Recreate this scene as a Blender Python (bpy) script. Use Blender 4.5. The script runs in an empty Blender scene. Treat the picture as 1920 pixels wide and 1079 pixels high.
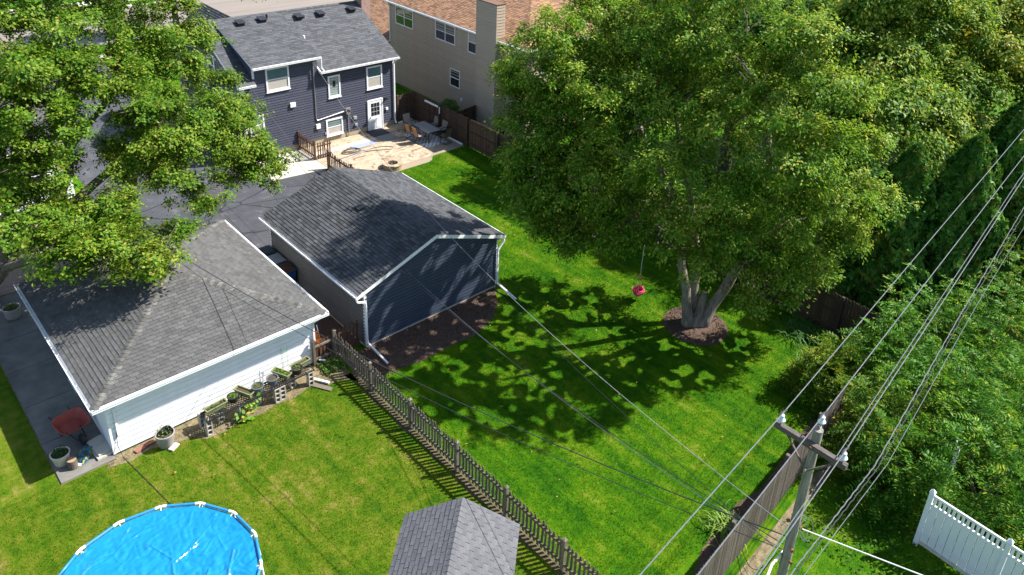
import bpy, math, random
import numpy as np
from mathutils import Vector, Matrix
random.seed(7); RNG = np.random.default_rng(11)
S = bpy.context.scene
COL = S.collection

# ------------------------------------------------------------------ camera
yaw, pitch, roll = 0.8046, -0.4150, 0.0660
CAM = Vector((-12.998, -22.023, 19.764))
fw = Vector((math.sin(yaw)*math.cos(pitch), math.cos(yaw)*math.cos(pitch), math.sin(pitch)))
rt = Vector((math.cos(yaw), -math.sin(yaw), 0)); up = rt.cross(fw)
r2 = math.cos(roll)*rt + math.sin(roll)*up; u2 = -math.sin(roll)*rt + math.cos(roll)*up
cd = bpy.data.cameras.new('camera'); cam = bpy.data.objects.new('camera', cd); COL.objects.link(cam)
M3 = Matrix((r2, u2, -fw)).transposed()
cam.matrix_world = Matrix.Translation(CAM) @ M3.to_4x4()
cd.sensor_width = 36; cd.lens = 1467.4/1920*36
cd.shift_x = (960-1042.0)/1920; cd.shift_y = (282.7-539.5)/1920
cd.clip_end = 2000; S.camera = cam

# ------------------------------------------------------------------ light
SUN = Vector((.81, -.39, 1.0)).normalized()
w = bpy.data.worlds.new('World'); S.world = w; w.use_nodes = True
nt = w.node_tree; bg = nt.nodes['Background']
sk = nt.nodes.new('ShaderNodeTexSky'); sk.sky_type = 'NISHITA'; sk.sun_disc = False
sk.sun_elevation = math.asin(SUN.z); sk.sun_rotation = math.atan2(SUN.x, SUN.y)
nt.links.new(sk.outputs[0], bg.inputs[0]); bg.inputs[1].default_value = 0.1
sd = bpy.data.lights.new('sun', 'SUN'); sd.energy = 5.0; sd.angle = math.radians(.53); sd.color = (1, .955, .88)
so = bpy.data.objects.new('sun', sd); COL.objects.link(so)
so.rotation_euler = (-SUN).to_track_quat('-Z', 'Y').to_euler(); so.location = (0, 0, 40)
S.view_settings.view_transform = 'Standard'; S.view_settings.look = 'None'
S.view_settings.exposure = 1.3; S.view_settings.gamma = 1.0

# ------------------------------------------------------------------ materials
MATS = {}
def nodes(name):
    m = bpy.data.materials.new(name); m.use_nodes = True
    return m, m.node_tree.nodes, m.node_tree.links, m.node_tree.nodes['Principled BSDF']
def srgb(h):
    c = [int(h[i:i+2], 16)/255 for i in (0, 2, 4)]
    return tuple(x/12.92 if x <= .04045 else ((x+.055)/1.055)**2.4 for x in c)
def mat(name, c1, c2=None, scale=4, rough=.75, bump=0, bscale=60, metal=0, spec=.4, rnd=0, coat=0, stretch=None, detail=6, dirt=None):
    """colour varied by noise (c1<->c2) and by piece (rnd), fine bump"""
    if name in MATS: return MATS[name]
    m, N, L, B = nodes(name)
    B.inputs['Roughness'].default_value = rough; B.inputs['Metallic'].default_value = metal
    B.inputs['Specular IOR Level'].default_value = spec; B.inputs['Coat Weight'].default_value = coat
    tc = N.new('ShaderNodeTexCoord'); src = tc.outputs['Object']
    if stretch:
        mp = N.new('ShaderNodeMapping'); mp.inputs['Scale'].default_value = stretch
        L.new(src, mp.inputs[0]); src = mp.outputs[0]
    c2 = c2 or tuple(x*.75 for x in c1)
    nz = N.new('ShaderNodeTexNoise'); nz.inputs['Scale'].default_value = scale; nz.inputs['Detail'].default_value = detail
    nz.inputs['Roughness'].default_value = .62
    L.new(src, nz.inputs['Vector'])
    rp = N.new('ShaderNodeValToRGB'); rp.color_ramp.elements[0].position = .32; rp.color_ramp.elements[1].position = .68
    rp.color_ramp.elements[0].color = (*c2, 1); rp.color_ramp.elements[1].color = (*c1, 1)
    L.new(nz.outputs[0], rp.inputs[0]); col = rp.outputs[0]
    if dirt:
        n2 = N.new('ShaderNodeTexNoise'); n2.inputs['Scale'].default_value = dirt[1]; n2.inputs['Detail'].default_value = 8
        L.new(tc.outputs['Object'], n2.inputs['Vector'])
        r2_ = N.new('ShaderNodeValToRGB'); r2_.color_ramp.elements[0].position = dirt[2]; r2_.color_ramp.elements[1].position = dirt[2]+.18
        L.new(n2.outputs[0], r2_.inputs[0])
        mx = N.new('ShaderNodeMix'); mx.data_type = 'RGBA'; L.new(r2_.outputs[0], mx.inputs[0]); L.new(col, mx.inputs[6])
        mx.inputs[7].default_value = (*dirt[0], 1); col = mx.outputs[2]
    if rnd:
        g = N.new('ShaderNodeNewGeometry'); oi = N.new('ShaderNodeObjectInfo')
        ad = N.new('ShaderNodeMath'); ad.operation = 'ADD'; L.new(g.outputs['Random Per Island'], ad.inputs[0]); L.new(oi.outputs['Random'], ad.inputs[1])
        fr = N.new('ShaderNodeMath'); fr.operation = 'FRACT'; L.new(ad.outputs[0], fr.inputs[0])
        mr = N.new('ShaderNodeMapRange'); mr.inputs[3].default_value = 1-rnd; mr.inputs[4].default_value = 1+rnd
        L.new(fr.outputs[0], mr.inputs[0])
        mu = N.new('ShaderNodeMix'); mu.data_type = 'RGBA'; mu.blend_type = 'MULTIPLY'; mu.inputs[0].default_value = 1
        L.new(col, mu.inputs[6]); L.new(mr.outputs[0], mu.inputs[7]); col = mu.outputs[2]
    L.new(col, B.inputs['Base Color'])
    if bump:
        nb = N.new('ShaderNodeTexNoise'); nb.inputs['Scale'].default_value = bscale; nb.inputs['Detail'].default_value = 4
        L.new(src, nb.inputs['Vector'])
        bp = N.new('ShaderNodeBump'); bp.inputs['Strength'].default_value = bump; bp.inputs['Distance'].default_value = .02
        L.new(nb.outputs[0], bp.inputs['Height']); L.new(bp.outputs[0], B.inputs['Normal'])
    MATS[name] = m; return m
def leafmat(name, cols, trans=.3, rough=.5, spec=.12):
    m, N, L, B = nodes(name)
    g = N.new('ShaderNodeNewGeometry')
    tc = N.new('ShaderNodeTexCoord'); nz = N.new('ShaderNodeTexNoise'); nz.inputs['Scale'].default_value = .55; nz.inputs['Detail'].default_value = 3
    L.new(tc.outputs['Object'], nz.inputs['Vector'])
    ad = N.new('ShaderNodeMath'); ad.operation = 'MULTIPLY_ADD'; ad.inputs[1].default_value = 1.1; ad.inputs[2].default_value = -.55
    L.new(nz.outputs[0], ad.inputs[0])
    a2 = N.new('ShaderNodeMath'); a2.operation = 'ADD'; L.new(g.outputs['Random Per Island'], a2.inputs[0]); L.new(ad.outputs[0], a2.inputs[1])
    rp = N.new('ShaderNodeValToRGB'); cr = rp.color_ramp
    for i, (p, c) in enumerate(cols):
        e = cr.elements[i] if i < 2 else cr.elements.new(p)
        e.position = p; e.color = (*c, 1)
    L.new(a2.outputs[0], rp.inputs[0]); L.new(rp.outputs[0], B.inputs['Base Color'])
    B.inputs['Roughness'].default_value = rough; B.inputs['Specular IOR Level'].default_value = spec
    t = N.new('ShaderNodeBsdfTranslucent'); L.new(rp.outputs[0], t.inputs[0])
    hs = N.new('ShaderNodeHueSaturation'); hs.inputs['Value'].default_value = 1.5; hs.inputs['Hue'].default_value = .485
    L.new(rp.outputs[0], hs.inputs['Color']); L.new(hs.outputs[0], t.inputs[0])
    mx = N.new('ShaderNodeMixShader'); mx.inputs[0].default_value = trans
    L.new(B.outputs[0], mx.inputs[1]); L.new(t.outputs[0], mx.inputs[2])
    L.new(mx.outputs[0], N['Material Output'].inputs[0])
    MATS[name] = m; return m

white = mat('white_vinyl', (.78, .79, .80), (.70, .71, .73), 3, .45, dirt=((.5, .5, .47), 2.2, .68))
white_trim = mat('white_trim', (.80, .80, .80), (.70, .71, .72), 6, .4)
navy = mat('navy_siding', (.070, .076, .108), (.060, .065, .094), 2, .5, rnd=.10)
navy2 = mat('navy_garage_siding', (.044, .058, .088), (.037, .049, .075), 2, .5, rnd=.08)
tan = mat('tan_siding', (.40, .325, .245), (.36, .29, .22), 2, .6, rnd=.04)
sh_dark = mat('charcoal_shingle', (.052, .055, .060), (.046, .049, .054), 30, .92, .35, 260, rnd=.42)
sh_grey = mat('weathered_grey_shingle', (.092, .092, .091), (.062, .062, .062), 5, .95, .4, 240, rnd=.17, dirt=((.05, .048, .045), .9, .6))
sh_cap = mat('weathered_cap_shingle', (.118, .115, .105), (.075, .073, .067), 9, .95, .4, 240, rnd=.5)
sh_shed = mat('slate_grey_shingle', (.105, .107, .118), (.078, .08, .088), 12, .92, .4, 260, rnd=.12)
sh_house = mat('blue_grey_shingle', (.078, .082, .090), (.052, .055, .062), 14, .92, .35, 220, rnd=.3)
sh_tan = mat('brown_shingle', (.28, .155, .085), (.17, .092, .055), 8, .92, .35, 200, rnd=.38)
wood_dark = mat('stained_brown_wood', (.075, .045, .028), (.04, .024, .016), 3, .8, .5, 30, rnd=.3, stretch=(14, 14, 1.2))
wood_grey = mat('weathered_grey_wood', (.19, .165, .13), (.10, .085, .066), 3, .85, .6, 30, rnd=.22, stretch=(14, 14, 1.2))
wood_old = mat('old_fence_wood', (.16, .13, .10), (.085, .07, .055), 3, .88, .7, 30, rnd=.22, stretch=(14, 14, 1.2))
wood_gate = mat('reddish_fence_wood', (.10, .05, .03), (.06, .03, .02), 3, .8, .5, 30, rnd=.2, stretch=(12, 12, 1.2))
pole_wood = mat('utility_pole_wood', (.36, .335, .29), (.16, .145, .12), 2.5, .85, .9, 26, stretch=(9, 9, .7))
arm_wood = mat('crossarm_wood', (.14, .12, .11), (.07, .06, .055), 3, .85, .8, 30, stretch=(9, 1.2, 9))
bark = mat('grey_bark', (.28, .24, .19), (.09, .075, .058), 2.2, .9, 1.0, 9, stretch=(5, 5, 1))
bark_dark = mat('brown_bark', (.15, .12, .095), (.06, .05, .04), 3, .9, 1.0, 10, stretch=(4, 4, 1.4))
asphalt = mat('driveway_asphalt', (.062, .064, .074), (.034, .036, .044), .8, .75, .5, 180, dirt=((.11, .11, .115), 1.6, .60))
street = mat('street_asphalt', (.21, .18, .155), (.16, .138, .12), .35, .85, .3, 90, stretch=(.25, 3, 1))
concrete = mat('concrete', (.48, .44, .37), (.36, .33, .28), 2, .85, .3, 90)
concrete_old = mat('stained_concrete', (.17, .162, .145), (.10, .096, .086), 1.5, .88, .35, 60, dirt=((.085, .082, .075), 1.1, .52))
def add_cracks(m, scale, col, width):
    N, L = m.node_tree.nodes, m.node_tree.links; B = N['Principled BSDF']; src = B.inputs['Base Color'].links[0].from_socket
    tc = N.new('ShaderNodeTexCoord'); nz = N.new('ShaderNodeTexNoise'); nz.inputs['Scale'].default_value = 1.3; nz.inputs['Detail'].default_value = 5; L.new(tc.outputs['Object'], nz.inputs['Vector'])
    mxv = N.new('ShaderNodeMix'); mxv.data_type = 'VECTOR'; mxv.inputs[0].default_value = .16; L.new(tc.outputs['Object'], mxv.inputs[4]); L.new(nz.outputs['Color'], mxv.inputs[5])
    vo = N.new('ShaderNodeTexVoronoi'); vo.feature = 'DISTANCE_TO_EDGE'; vo.inputs['Scale'].default_value = scale; L.new(mxv.outputs[1], vo.inputs['Vector'])
    lt_ = N.new('ShaderNodeMath'); lt_.operation = 'LESS_THAN'; lt_.inputs[1].default_value = width; L.new(vo.outputs['Distance'], lt_.inputs[0])
    mx = N.new('ShaderNodeMix'); mx.data_type = 'RGBA'; L.new(lt_.outputs[0], mx.inputs[0]); L.new(src, mx.inputs[6]); mx.inputs[7].default_value = (*col, 1); L.new(mx.outputs[2], B.inputs['Base Color'])
add_cracks(asphalt, .42, (.018, .019, .022), .012)
block = mat('cinder_block', (.46, .42, .35), (.33, .30, .25), 8, .92, .6, 120)
mulch = mat('mulch', (.12, .072, .05), (.045, .028, .02), 18, .95, 1.0, 60)
dirt_m = mat('bare_soil', (.24, .185, .11), (.085, .07, .035), 5, .95, .8, 40)
soil = mat('potting_soil', (.10, .065, .042), (.045, .03, .02), 30, .95, 1.0, 90)
black = mat('black_metal', (.013, .013, .014), (.010, .010, .011), 6, .45)
black_pl = mat('black_plastic', (.022, .022, .024), (.015, .015, .016), 8, .5)
glass = mat('window_glass', (.022, .03, .034), (.014, .018, .02), 2, .06, spec=.9)
teal_glass = mat('teal_reflecting_glass', (.12, .22, .22), (.09, .17, .175), 1.5, .12, spec=.8, coat=.6)  # teal reflection put into the colour of the upper panes
curtain = mat('lace_curtain', (.48, .45, .40), (.32, .30, .26), 9, .6, stretch=(10, 10, 1), coat=.5)
metal = mat('grey_metal', (.45, .46, .47), (.36, .37, .38), 6, .35, metal=.7)
alu = mat('cable_aluminium', (.17, .175, .19), (.11, .115, .125), 12, .4, metal=.3)
cable_black = mat('cable_black', (.03, .031, .034), (.022, .022, .024), 9, .5)
cable_white = mat('cable_white', (.66, .66, .64), (.5, .5, .49), 9, .5)
rust = mat('rust_metal', (.22, .08, .04), (.12, .045, .025), 20, .8)
porcelain = mat('porcelain', (.62, .70, .76), (.5, .58, .64), 4, .18, coat=.6)
pool_blue = mat('pool_blue', (.02, .21, .50), (.016, .17, .43), 3, .4)
def cover_mat():
    m, N, L, B = nodes('pool_cover_blue')
    tc = N.new('ShaderNodeTexCoord')
    nz = N.new('ShaderNodeTexNoise'); nz.inputs['Scale'].default_value = 2.4; nz.inputs['Detail'].default_value = 7; nz.inputs['Distortion'].default_value = 1.6
    mp = N.new('ShaderNodeMapping'); mp.inputs['Scale'].default_value = (1, 1.7, 1); mp.inputs['Rotation'].default_value = (0, 0, .7)
    L.new(tc.outputs['Object'], mp.inputs[0]); L.new(mp.outputs[0], nz.inputs['Vector'])
    rp = N.new('ShaderNodeValToRGB'); rp.color_ramp.elements[0].color = (.004, .155, .36, 1); rp.color_ramp.elements[1].color = (.006, .19, .42, 1)
    rp.color_ramp.elements[0].position = .3; rp.color_ramp.elements[1].position = .7
    L.new(nz.outputs[0], rp.inputs[0]); L.new(rp.outputs[0], B.inputs['Base Color'])
    bp = N.new('ShaderNodeBump'); bp.inputs['Strength'].default_value = .35; bp.inputs['Distance'].default_value = .03
    L.new(nz.outputs[0], bp.inputs['Height']); L.new(bp.outputs[0], B.inputs['Normal'])
    rn_ = N.new('ShaderNodeTexNoise'); rn_.noise_type = 'RIDGED_MULTIFRACTAL'; rn_.inputs['Scale'].default_value = 1.7; rn_.inputs['Detail'].default_value = 3.5; rn_.inputs['Distortion'].default_value = .9
    L.new(mp.outputs[0], rn_.inputs['Vector'])
    b2 = N.new('ShaderNodeBump'); b2.inputs['Strength'].default_value = .8; b2.inputs['Distance'].default_value = .06
    L.new(rn_.outputs[0], b2.inputs['Height']); L.new(bp.outputs[0], b2.inputs['Normal']); L.new(b2.outputs[0], B.inputs['Normal'])
    B.inputs['Roughness'].default_value = .24; B.inputs['Specular IOR Level'].default_value = .7
    return m
pool_cover = cover_mat()

def grass_mat(name, cols, blade):
    """lawn colour: patches by position; own lawn lush, neighbour lawn dry (a real difference in the grass, split at the fence)"""
    m, N, L, B = nodes(name)
    tc = N.new('ShaderNodeTexCoord'); g = N.new('ShaderNodeNewGeometry')
    P = g.outputs['Position']
    n1 = N.new('ShaderNodeTexNoise'); n1.inputs['Scale'].default_value = .55; n1.inputs['Detail'].default_value = 9; n1.inputs['Roughness'].default_value = .72
    L.new(P, n1.inputs['Vector'])
    # mowing streaks
    mp = N.new('ShaderNodeMapping'); mp.inputs['Rotation'].default_value = (0, 0, cols.get('rot', .35)); mp.inputs['Scale'].default_value = (2.6, .16, 1)
    L.new(P, mp.inputs[0]); n2 = N.new('ShaderNodeTexNoise'); n2.inputs['Scale'].default_value = 1.0; n2.inputs['Detail'].default_value = 3
    L.new(mp.outputs[0], n2.inputs['Vector'])
    s = N.new('ShaderNodeMath'); s.operation = 'MULTIPLY_ADD'; s.inputs[1].default_value = cols.get('streak', .45); L.new(n2.outputs[0], s.inputs[0]); L.new(n1.outputs[0], s.inputs[2])
    n3 = N.new('ShaderNodeTexNoise'); n3.inputs['Scale'].default_value = 3.2; n3.inputs['Detail'].default_value = 4; L.new(P, n3.inputs['Vector'])
    s3 = N.new('ShaderNodeMath'); s3.operation = 'MULTIPLY_ADD'; s3.inputs[1].default_value = cols.get('mottle', .3); L.new(n3.outputs[0], s3.inputs[0]); L.new(s.outputs[0], s3.inputs[2])
    s4 = N.new('ShaderNodeMath'); s4.operation = 'SUBTRACT'; s4.inputs[1].default_value = cols.get('mottle', .3)*.5; L.new(s3.outputs[0], s4.inputs[0]); s = s4
    rr = N.new('ShaderNodeMath'); rr.operation = 'MULTIPLY_ADD'; rr.inputs[1].default_value = .30 if blade else 0
    L.new(g.outputs['Random Per Island'], rr.inputs[0]); L.new(s.outputs[0], rr.inputs[2])
    sub = N.new('ShaderNodeMath'); sub.operation = 'SUBTRACT'; L.new(rr.outputs[0], sub.inputs[0]); sub.inputs[1].default_value = cols.get('streak', .45)*.5 + (.15 if blade else 0)
    rp = N.new('ShaderNodeValToRGB'); cr = rp.color_ramp
    for i, (p, c) in enumerate(cols['ramp']):
        e = cr.elements[i] if i < 2 else cr.elements.new(p)
        e.position = p; e.color = (*c, 1)
    L.new(sub.outputs[0], rp.inputs[0]); L.new(rp.outputs[0], B.inputs['Base Color'])
    B.inputs['Roughness'].default_value = .7; B.inputs['Specular IOR Level'].default_value = .06
    if not blade:
        nb = N.new('ShaderNodeTexNoise'); nb.inputs['Scale'].default_value = 60; nb.inputs['Detail'].default_value = 3; L.new(P, nb.inputs['Vector'])
        bp = N.new('ShaderNodeBump'); bp.inputs['Strength'].default_value = .8; bp.inputs['Distance'].default_value = .05
        L.new(nb.outputs[0], bp.inputs['Height']); L.new(bp.outputs[0], B.inputs['Normal'])
    else:
        t = N.new('ShaderNodeBsdfTranslucent'); L.new(rp.outputs[0], t.inputs[0])
        mx = N.new('ShaderNodeMixShader'); mx.inputs[0].default_value = .3
        L.new(B.outputs[0], mx.inputs[1]); L.new(t.outputs[0], mx.inputs[2]); L.new(mx.outputs[0], N['Material Output'].inputs[0])
    return m
LUSH = dict(rot=-.95, streak=.6, mottle=.32, ramp=[(.33, (.020, .088, .002)), (.5, (.048, .138, .002)), (.63, (.090, .172, .004)), (.80, (.19, .215, .035))])
DRY = dict(rot=-.50, streak=.5, mottle=.55, ramp=[(.30, (.034, .096, .004)), (.47, (.074, .134, .005)), (.60, (.118, .154, .012)), (.78, (.25, .205, .065))])

# ------------------------------------------------------------------ mesh helpers
class G:
    def __init__(s): s.v = []; s.f = []
    def add(s, vs, fs):
        o = len(s.v); s.v += [tuple(p) for p in vs]; s.f += [tuple(o+i for i in f) for f in fs]; return s
    def box(s, x0, x1, y0, y1, z0, z1):
        return s.add([(x0,y0,z0),(x1,y0,z0),(x1,y1,z0),(x0,y1,z0),(x0,y0,z1),(x1,y0,z1),(x1,y1,z1),(x0,y1,z1)],
                     [(0,3,2,1),(4,5,6,7),(0,1,5,4),(1,2,6,5),(2,3,7,6),(3,0,4,7)])
    def obox(s, o, u, v, n, a0, a1, b0, b1, h0, h1):
        P = lambda a, b, h: Vector(o)+Vector(u)*a+Vector(v)*b+Vector(n)*h
        return s.add([P(a0,b0,h0),P(a1,b0,h0),P(a1,b1,h0),P(a0,b1,h0),P(a0,b0,h1),P(a1,b0,h1),P(a1,b1,h1),P(a0,b1,h1)],
                     [(0,3,2,1),(4,5,6,7),(0,1,5,4),(1,2,6,5),(2,3,7,6),(3,0,4,7)])
    def prism(s, poly, z0, z1):
        n = len(poly); vs = [(x,y,z0) for x,y in poly]+[(x,y,z1) for x,y in poly]
        return s.add(vs, [tuple(range(n-1,-1,-1)), tuple(range(n,2*n))]+[(i,(i+1)%n,n+(i+1)%n,n+i) for i in range(n)])
    def slab(s, pts, d):   # polygon in space thickened downwards along -z by d
        n = len(pts); vs = [tuple(p) for p in pts]+[(p[0],p[1],p[2]-d) for p in pts]
        return s.add(vs, [tuple(range(n)), tuple(range(2*n-1,n-1,-1))]+[(n+i,n+(i+1)%n,(i+1)%n,i) for i in range(n)])
    def tube(s, path, r, n=8, cap=True):
        path = [Vector(p) for p in path]; m = len(path)
        rs = r if isinstance(r, (list, tuple)) else [r]*m
        vs = []; prev = None
        for i, p in enumerate(path):
            t = (path[min(i+1, m-1)]-path[max(i-1, 0)]).normalized()
            if prev is None: a = t.orthogonal().normalized()
            else: a = (prev - t*prev.dot(t)); a = a.normalized() if a.length > 1e-6 else t.orthogonal().normalized()
            prev = a; b = t.cross(a)
            for k in range(n):
                th = 2*math.pi*k/n; vs.append(p+(a*math.cos(th)+b*math.sin(th))*rs[i])
        fs = [(i*n+k, i*n+(k+1)%n, (i+1)*n+(k+1)%n, (i+1)*n+k) for i in range(m-1) for k in range(n)]
        if cap: fs += [tuple(range(n-1,-1,-1)), tuple((m-1)*n+k for k in range(n))]
        return s.add(vs, fs)
    def lathe(s, prof, c=(0,0,0), n=20, sx=1, sy=1):
        vs = []; m = len(prof)
        for r, z in prof:
            for k in range(n):
                th = 2*math.pi*k/n; vs.append((c[0]+r*sx*math.cos(th), c[1]+r*sy*math.sin(th), c[2]+z))
        fs = [(i*n+k, i*n+(k+1)%n, (i+1)*n+(k+1)%n, (i+1)*n+k) for i in range(m-1) for k in range(n)]
        return s.add(vs, fs+[tuple(range(n-1,-1,-1)), tuple((m-1)*n+k for k in range(n))])
def mesh(name, g, m, smooth=False):
    me = bpy.data.meshes.new(name); me.from_pydata([tuple(v) for v in g.v], [], g.f); me.update()
    if m: me.materials.append(m)
    if smooth:
        me.polygons.foreach_set('use_smooth', [True]*len(me.polygons))
        try: me.set_sharp_from_angle(angle=math.radians(40))
        except Exception: pass
    return me
def link(name, data, parent=None):
    o = bpy.data.objects.new(name, data); COL.objects.link(o)
    if parent: o.parent = parent
    return o
def thing(name, label, cat, loc=(0,0,0), rz=0, group=None):
    o = link(name, None); o.location = loc; o.rotation_euler = (0,0,rz); o.empty_display_size = .2
    o['label'] = label; o['category'] = cat
    if group: o['group'] = group
    return o
def part(T, name, g, m, parent=None, smooth=False, label=None, world=False):
    if world:
        o_ = T.location; g.v = [(p[0]-o_[0], p[1]-o_[1], p[2]-o_[2]) for p in g.v]
    o = link(name, mesh(name, g, m, smooth), parent or T)
    if label: o['label'] = label
    return o
def single(name, g, m, label, cat, group=None, smooth=False):
    o = link(name, mesh(name, g, m, smooth)); o['label'] = label; o['category'] = cat
    if group: o['group'] = group
    return o
def structure(name, g, m):
    o = link(name, mesh(name, g, m)); o['kind'] = 'structure'; return o
def np_mesh(name, verts, nper, m, smooth=False):
    """verts (N*nper,3): N separate faces of nper corners"""
    n = len(verts); k = n//nper
    me = bpy.data.meshes.new(name); me.vertices.add(n); me.vertices.foreach_set('co', np.asarray(verts, np.float32).ravel())
    me.loops.add(n); me.loops.foreach_set('vertex_index', np.arange(n, dtype=np.int32))
    me.polygons.add(k); me.polygons.foreach_set('loop_start', np.arange(0, n, nper, dtype=np.int32))
    me.update(calc_edges=True); me.materials.append(m); return me
def clip(poly, a, b, c):      # keep a*x+b*y<=c
    out = []
    for i in range(len(poly)):
        p, q = poly[i], poly[(i+1) % len(poly)]
        dp, dq = a*p[0]+b*p[1]-c, a*q[0]+b*q[1]-c
        if dp <= 0: out.append(p)
        if (dp < 0 < dq) or (dq < 0 < dp):
            t = dp/(dp-dq); out.append((p[0]+t*(q[0]-p[0]), p[1]+t*(q[1]-p[1])))
    return out
def clip_poly(piece, poly):   # poly convex, counter-clockwise
    for i in range(len(poly)):
        (x0, y0), (x1, y1) = poly[i], poly[(i+1) % len(poly)]
        dx, dy = x1-x0, y1-y0
        piece = clip(piece, dy, -dx, dy*x0-dx*y0)
        if len(piece) < 3: return []
    return piece
def courses(T, name, o, u, v, n, poly, exposure, tab, m, t=.012, nparts=300, base=.004, jit=.0, seed=1, vary=0, lapgap=.004, groove=.76):
    """overlapping courses (shingles: tab width given; lap siding: tab None) over a convex polygon in the plane o + a*u + b*v"""
    rnd = random.Random(seed); u, v, n, o = Vector(u).normalized(), Vector(v).normalized(), Vector(n).normalized(), Vector(o)
    a0, a1 = min(p[0] for p in poly), max(p[0] for p in poly); b0, b1 = min(p[1] for p in poly), max(p[1] for p in poly)
    pieces = []; k = 0; b = b0
    while b < b1-.01:
        top = b+exposure+.015
        if tab:
            a = a0 - rnd.random()*tab if vary else a0-(k % 2)*tab/2
            while a < a1:
                wdt = tab*(1+vary*rnd.uniform(-1, 1)); dj = rnd.uniform(-jit, jit)
                pieces.append((a+lapgap/2, a+wdt-lapgap/2, b+dj, top, rnd.uniform(.7, 1.3))); a += wdt
        else: pieces.append((a0-1, a1+1, b, b+exposure*groove, 1))
        k += 1; b += exposure
    res = []
    for (pa, pb, pb0, pb1, tt) in pieces:
        c = clip_poly([(pa, pb0), (pb, pb0), (pb, pb1), (pa, pb1)], poly)
        if len(c) < 3: continue
        area = abs(sum(c[i][0]*c[(i+1) % len(c)][1]-c[(i+1) % len(c)][0]*c[i][1] for i in range(len(c))))/2
        if area < 2e-3: continue
        ctr = (sum(p[0] for p in c)/len(c), sum(p[1] for p in c)/len(c))
        W = T.matrix_world @ (o+u*ctr[0]+v*ctr[1]) if False else T.location+Matrix.Rotation(T.rotation_euler.z, 3, 'Z') @ (o+u*ctr[0]+v*ctr[1])
        res.append(((W-CAM).length/math.sqrt(max(area, 1e-3)), c, ctr, pb0, pb1, tt))
    res.sort(key=lambda r: r[0])
    R = Matrix((u, v, n)).transposed().to_4x4()
    cache = {}
    def geo(c, ctr, q0, q1, tt):
        g = G(); k_ = len(c)
        top = [(p[0]-ctr[0], p[1]-ctr[1], base+t*tt*(1-(.35 if tab is None else 1)*(p[1]-q0)/(q1-q0))) for p in c]
        bot = [(p[0]-ctr[0], p[1]-ctr[1], -.002) for p in c]
        return g.add(top+bot, [tuple(range(k_))]+[(k_+i, k_+(i+1) % k_, (i+1) % k_, i) for i in range(k_)])
    for r in res[:nparts]:
        _, c, ctr, q0, q1, tt = r
        key = tuple(round(x, 3) for p in c for x in (p[0]-ctr[0], p[1]-ctr[1])) + (round(tt, 1),)
        if key not in cache: cache[key] = mesh(name, geo(c, ctr, q0, q1, tt), m)
        ob = link(name, cache[key], T); ob.matrix_local = Matrix.Translation(o+u*ctr[0]+v*ctr[1]) @ R
    rest = res[nparts:]
    if rest:
        g = G()
        for _, c, ctr, q0, q1, tt in rest:
            q = geo(c, ctr, q0, q1, tt)
            g.add([o+u*(p[0]+ctr[0])+v*(p[1]+ctr[1])+n*p[2] for p in q.v], q.f)
        ob = part(T, name+'_field', g, m); ob['kind'] = 'stuff'
def roof_plane(T, pts, exposure, tab, m, nparts, seed, name='shingle', **kw):
    """pts: local corners, counter-clockwise from outside, first edge = eave"""
    p = [Vector(q) for q in pts]; u = (p[1]-p[0]).normalized()
    n = (p[1]-p[0]).cross(p[2]-p[0]).normalized(); v = n.cross(u)
    poly = [((q-p[0]).dot(u), (q-p[0]).dot(v)) for q in p]
    courses(T, name, p[0], u, v, n, poly, exposure, tab, m, nparts=nparts, seed=seed, **kw)
def ridge_caps(T, p0, p1, n1, n2, m, wid=.16, step=.2, name='ridge_cap'):
    """bent cap shingles along a ridge or hip from low/near p0 to p1; n1,n2 the two roof normals"""
    p0, p1 = Vector(p0), Vector(p1); d = (p1-p0); Ln = d.length; d.normalize()
    n1, n2 = Vector(n1).normalized(), Vector(n2).normalized(); nm = (n1+n2).normalized()
    s1 = d.cross(n1).normalized(); s2 = d.cross(n2).normalized()
    if s1.dot(n2) > 0: s1 = -s1
    if s2.dot(n1) > 0: s2 = -s2
    g = G(); k = int(Ln/step)
    for q, t in ((0, .030), (step+.03, .016)):
        for off in (0, -.010):
            pass
    a = [s1*wid+n1*.018, nm*.026, s2*wid+n2*.018]; b = [s1*wid+n1*.008, nm*.012, s2*wid+n2*.008]
    vs = [x for x in a]+[d*(step+.02)+x for x in b]+[x-nm*.02 for x in a]
    g.add(vs, [(0,1,4,3),(1,2,5,4),(6,7,1,0),(7,8,2,1)]); me = mesh(name, g, m)
    for i in range(k):
        ob = link(name, me, T); ob.location = p0+d*(i*step)
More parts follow.
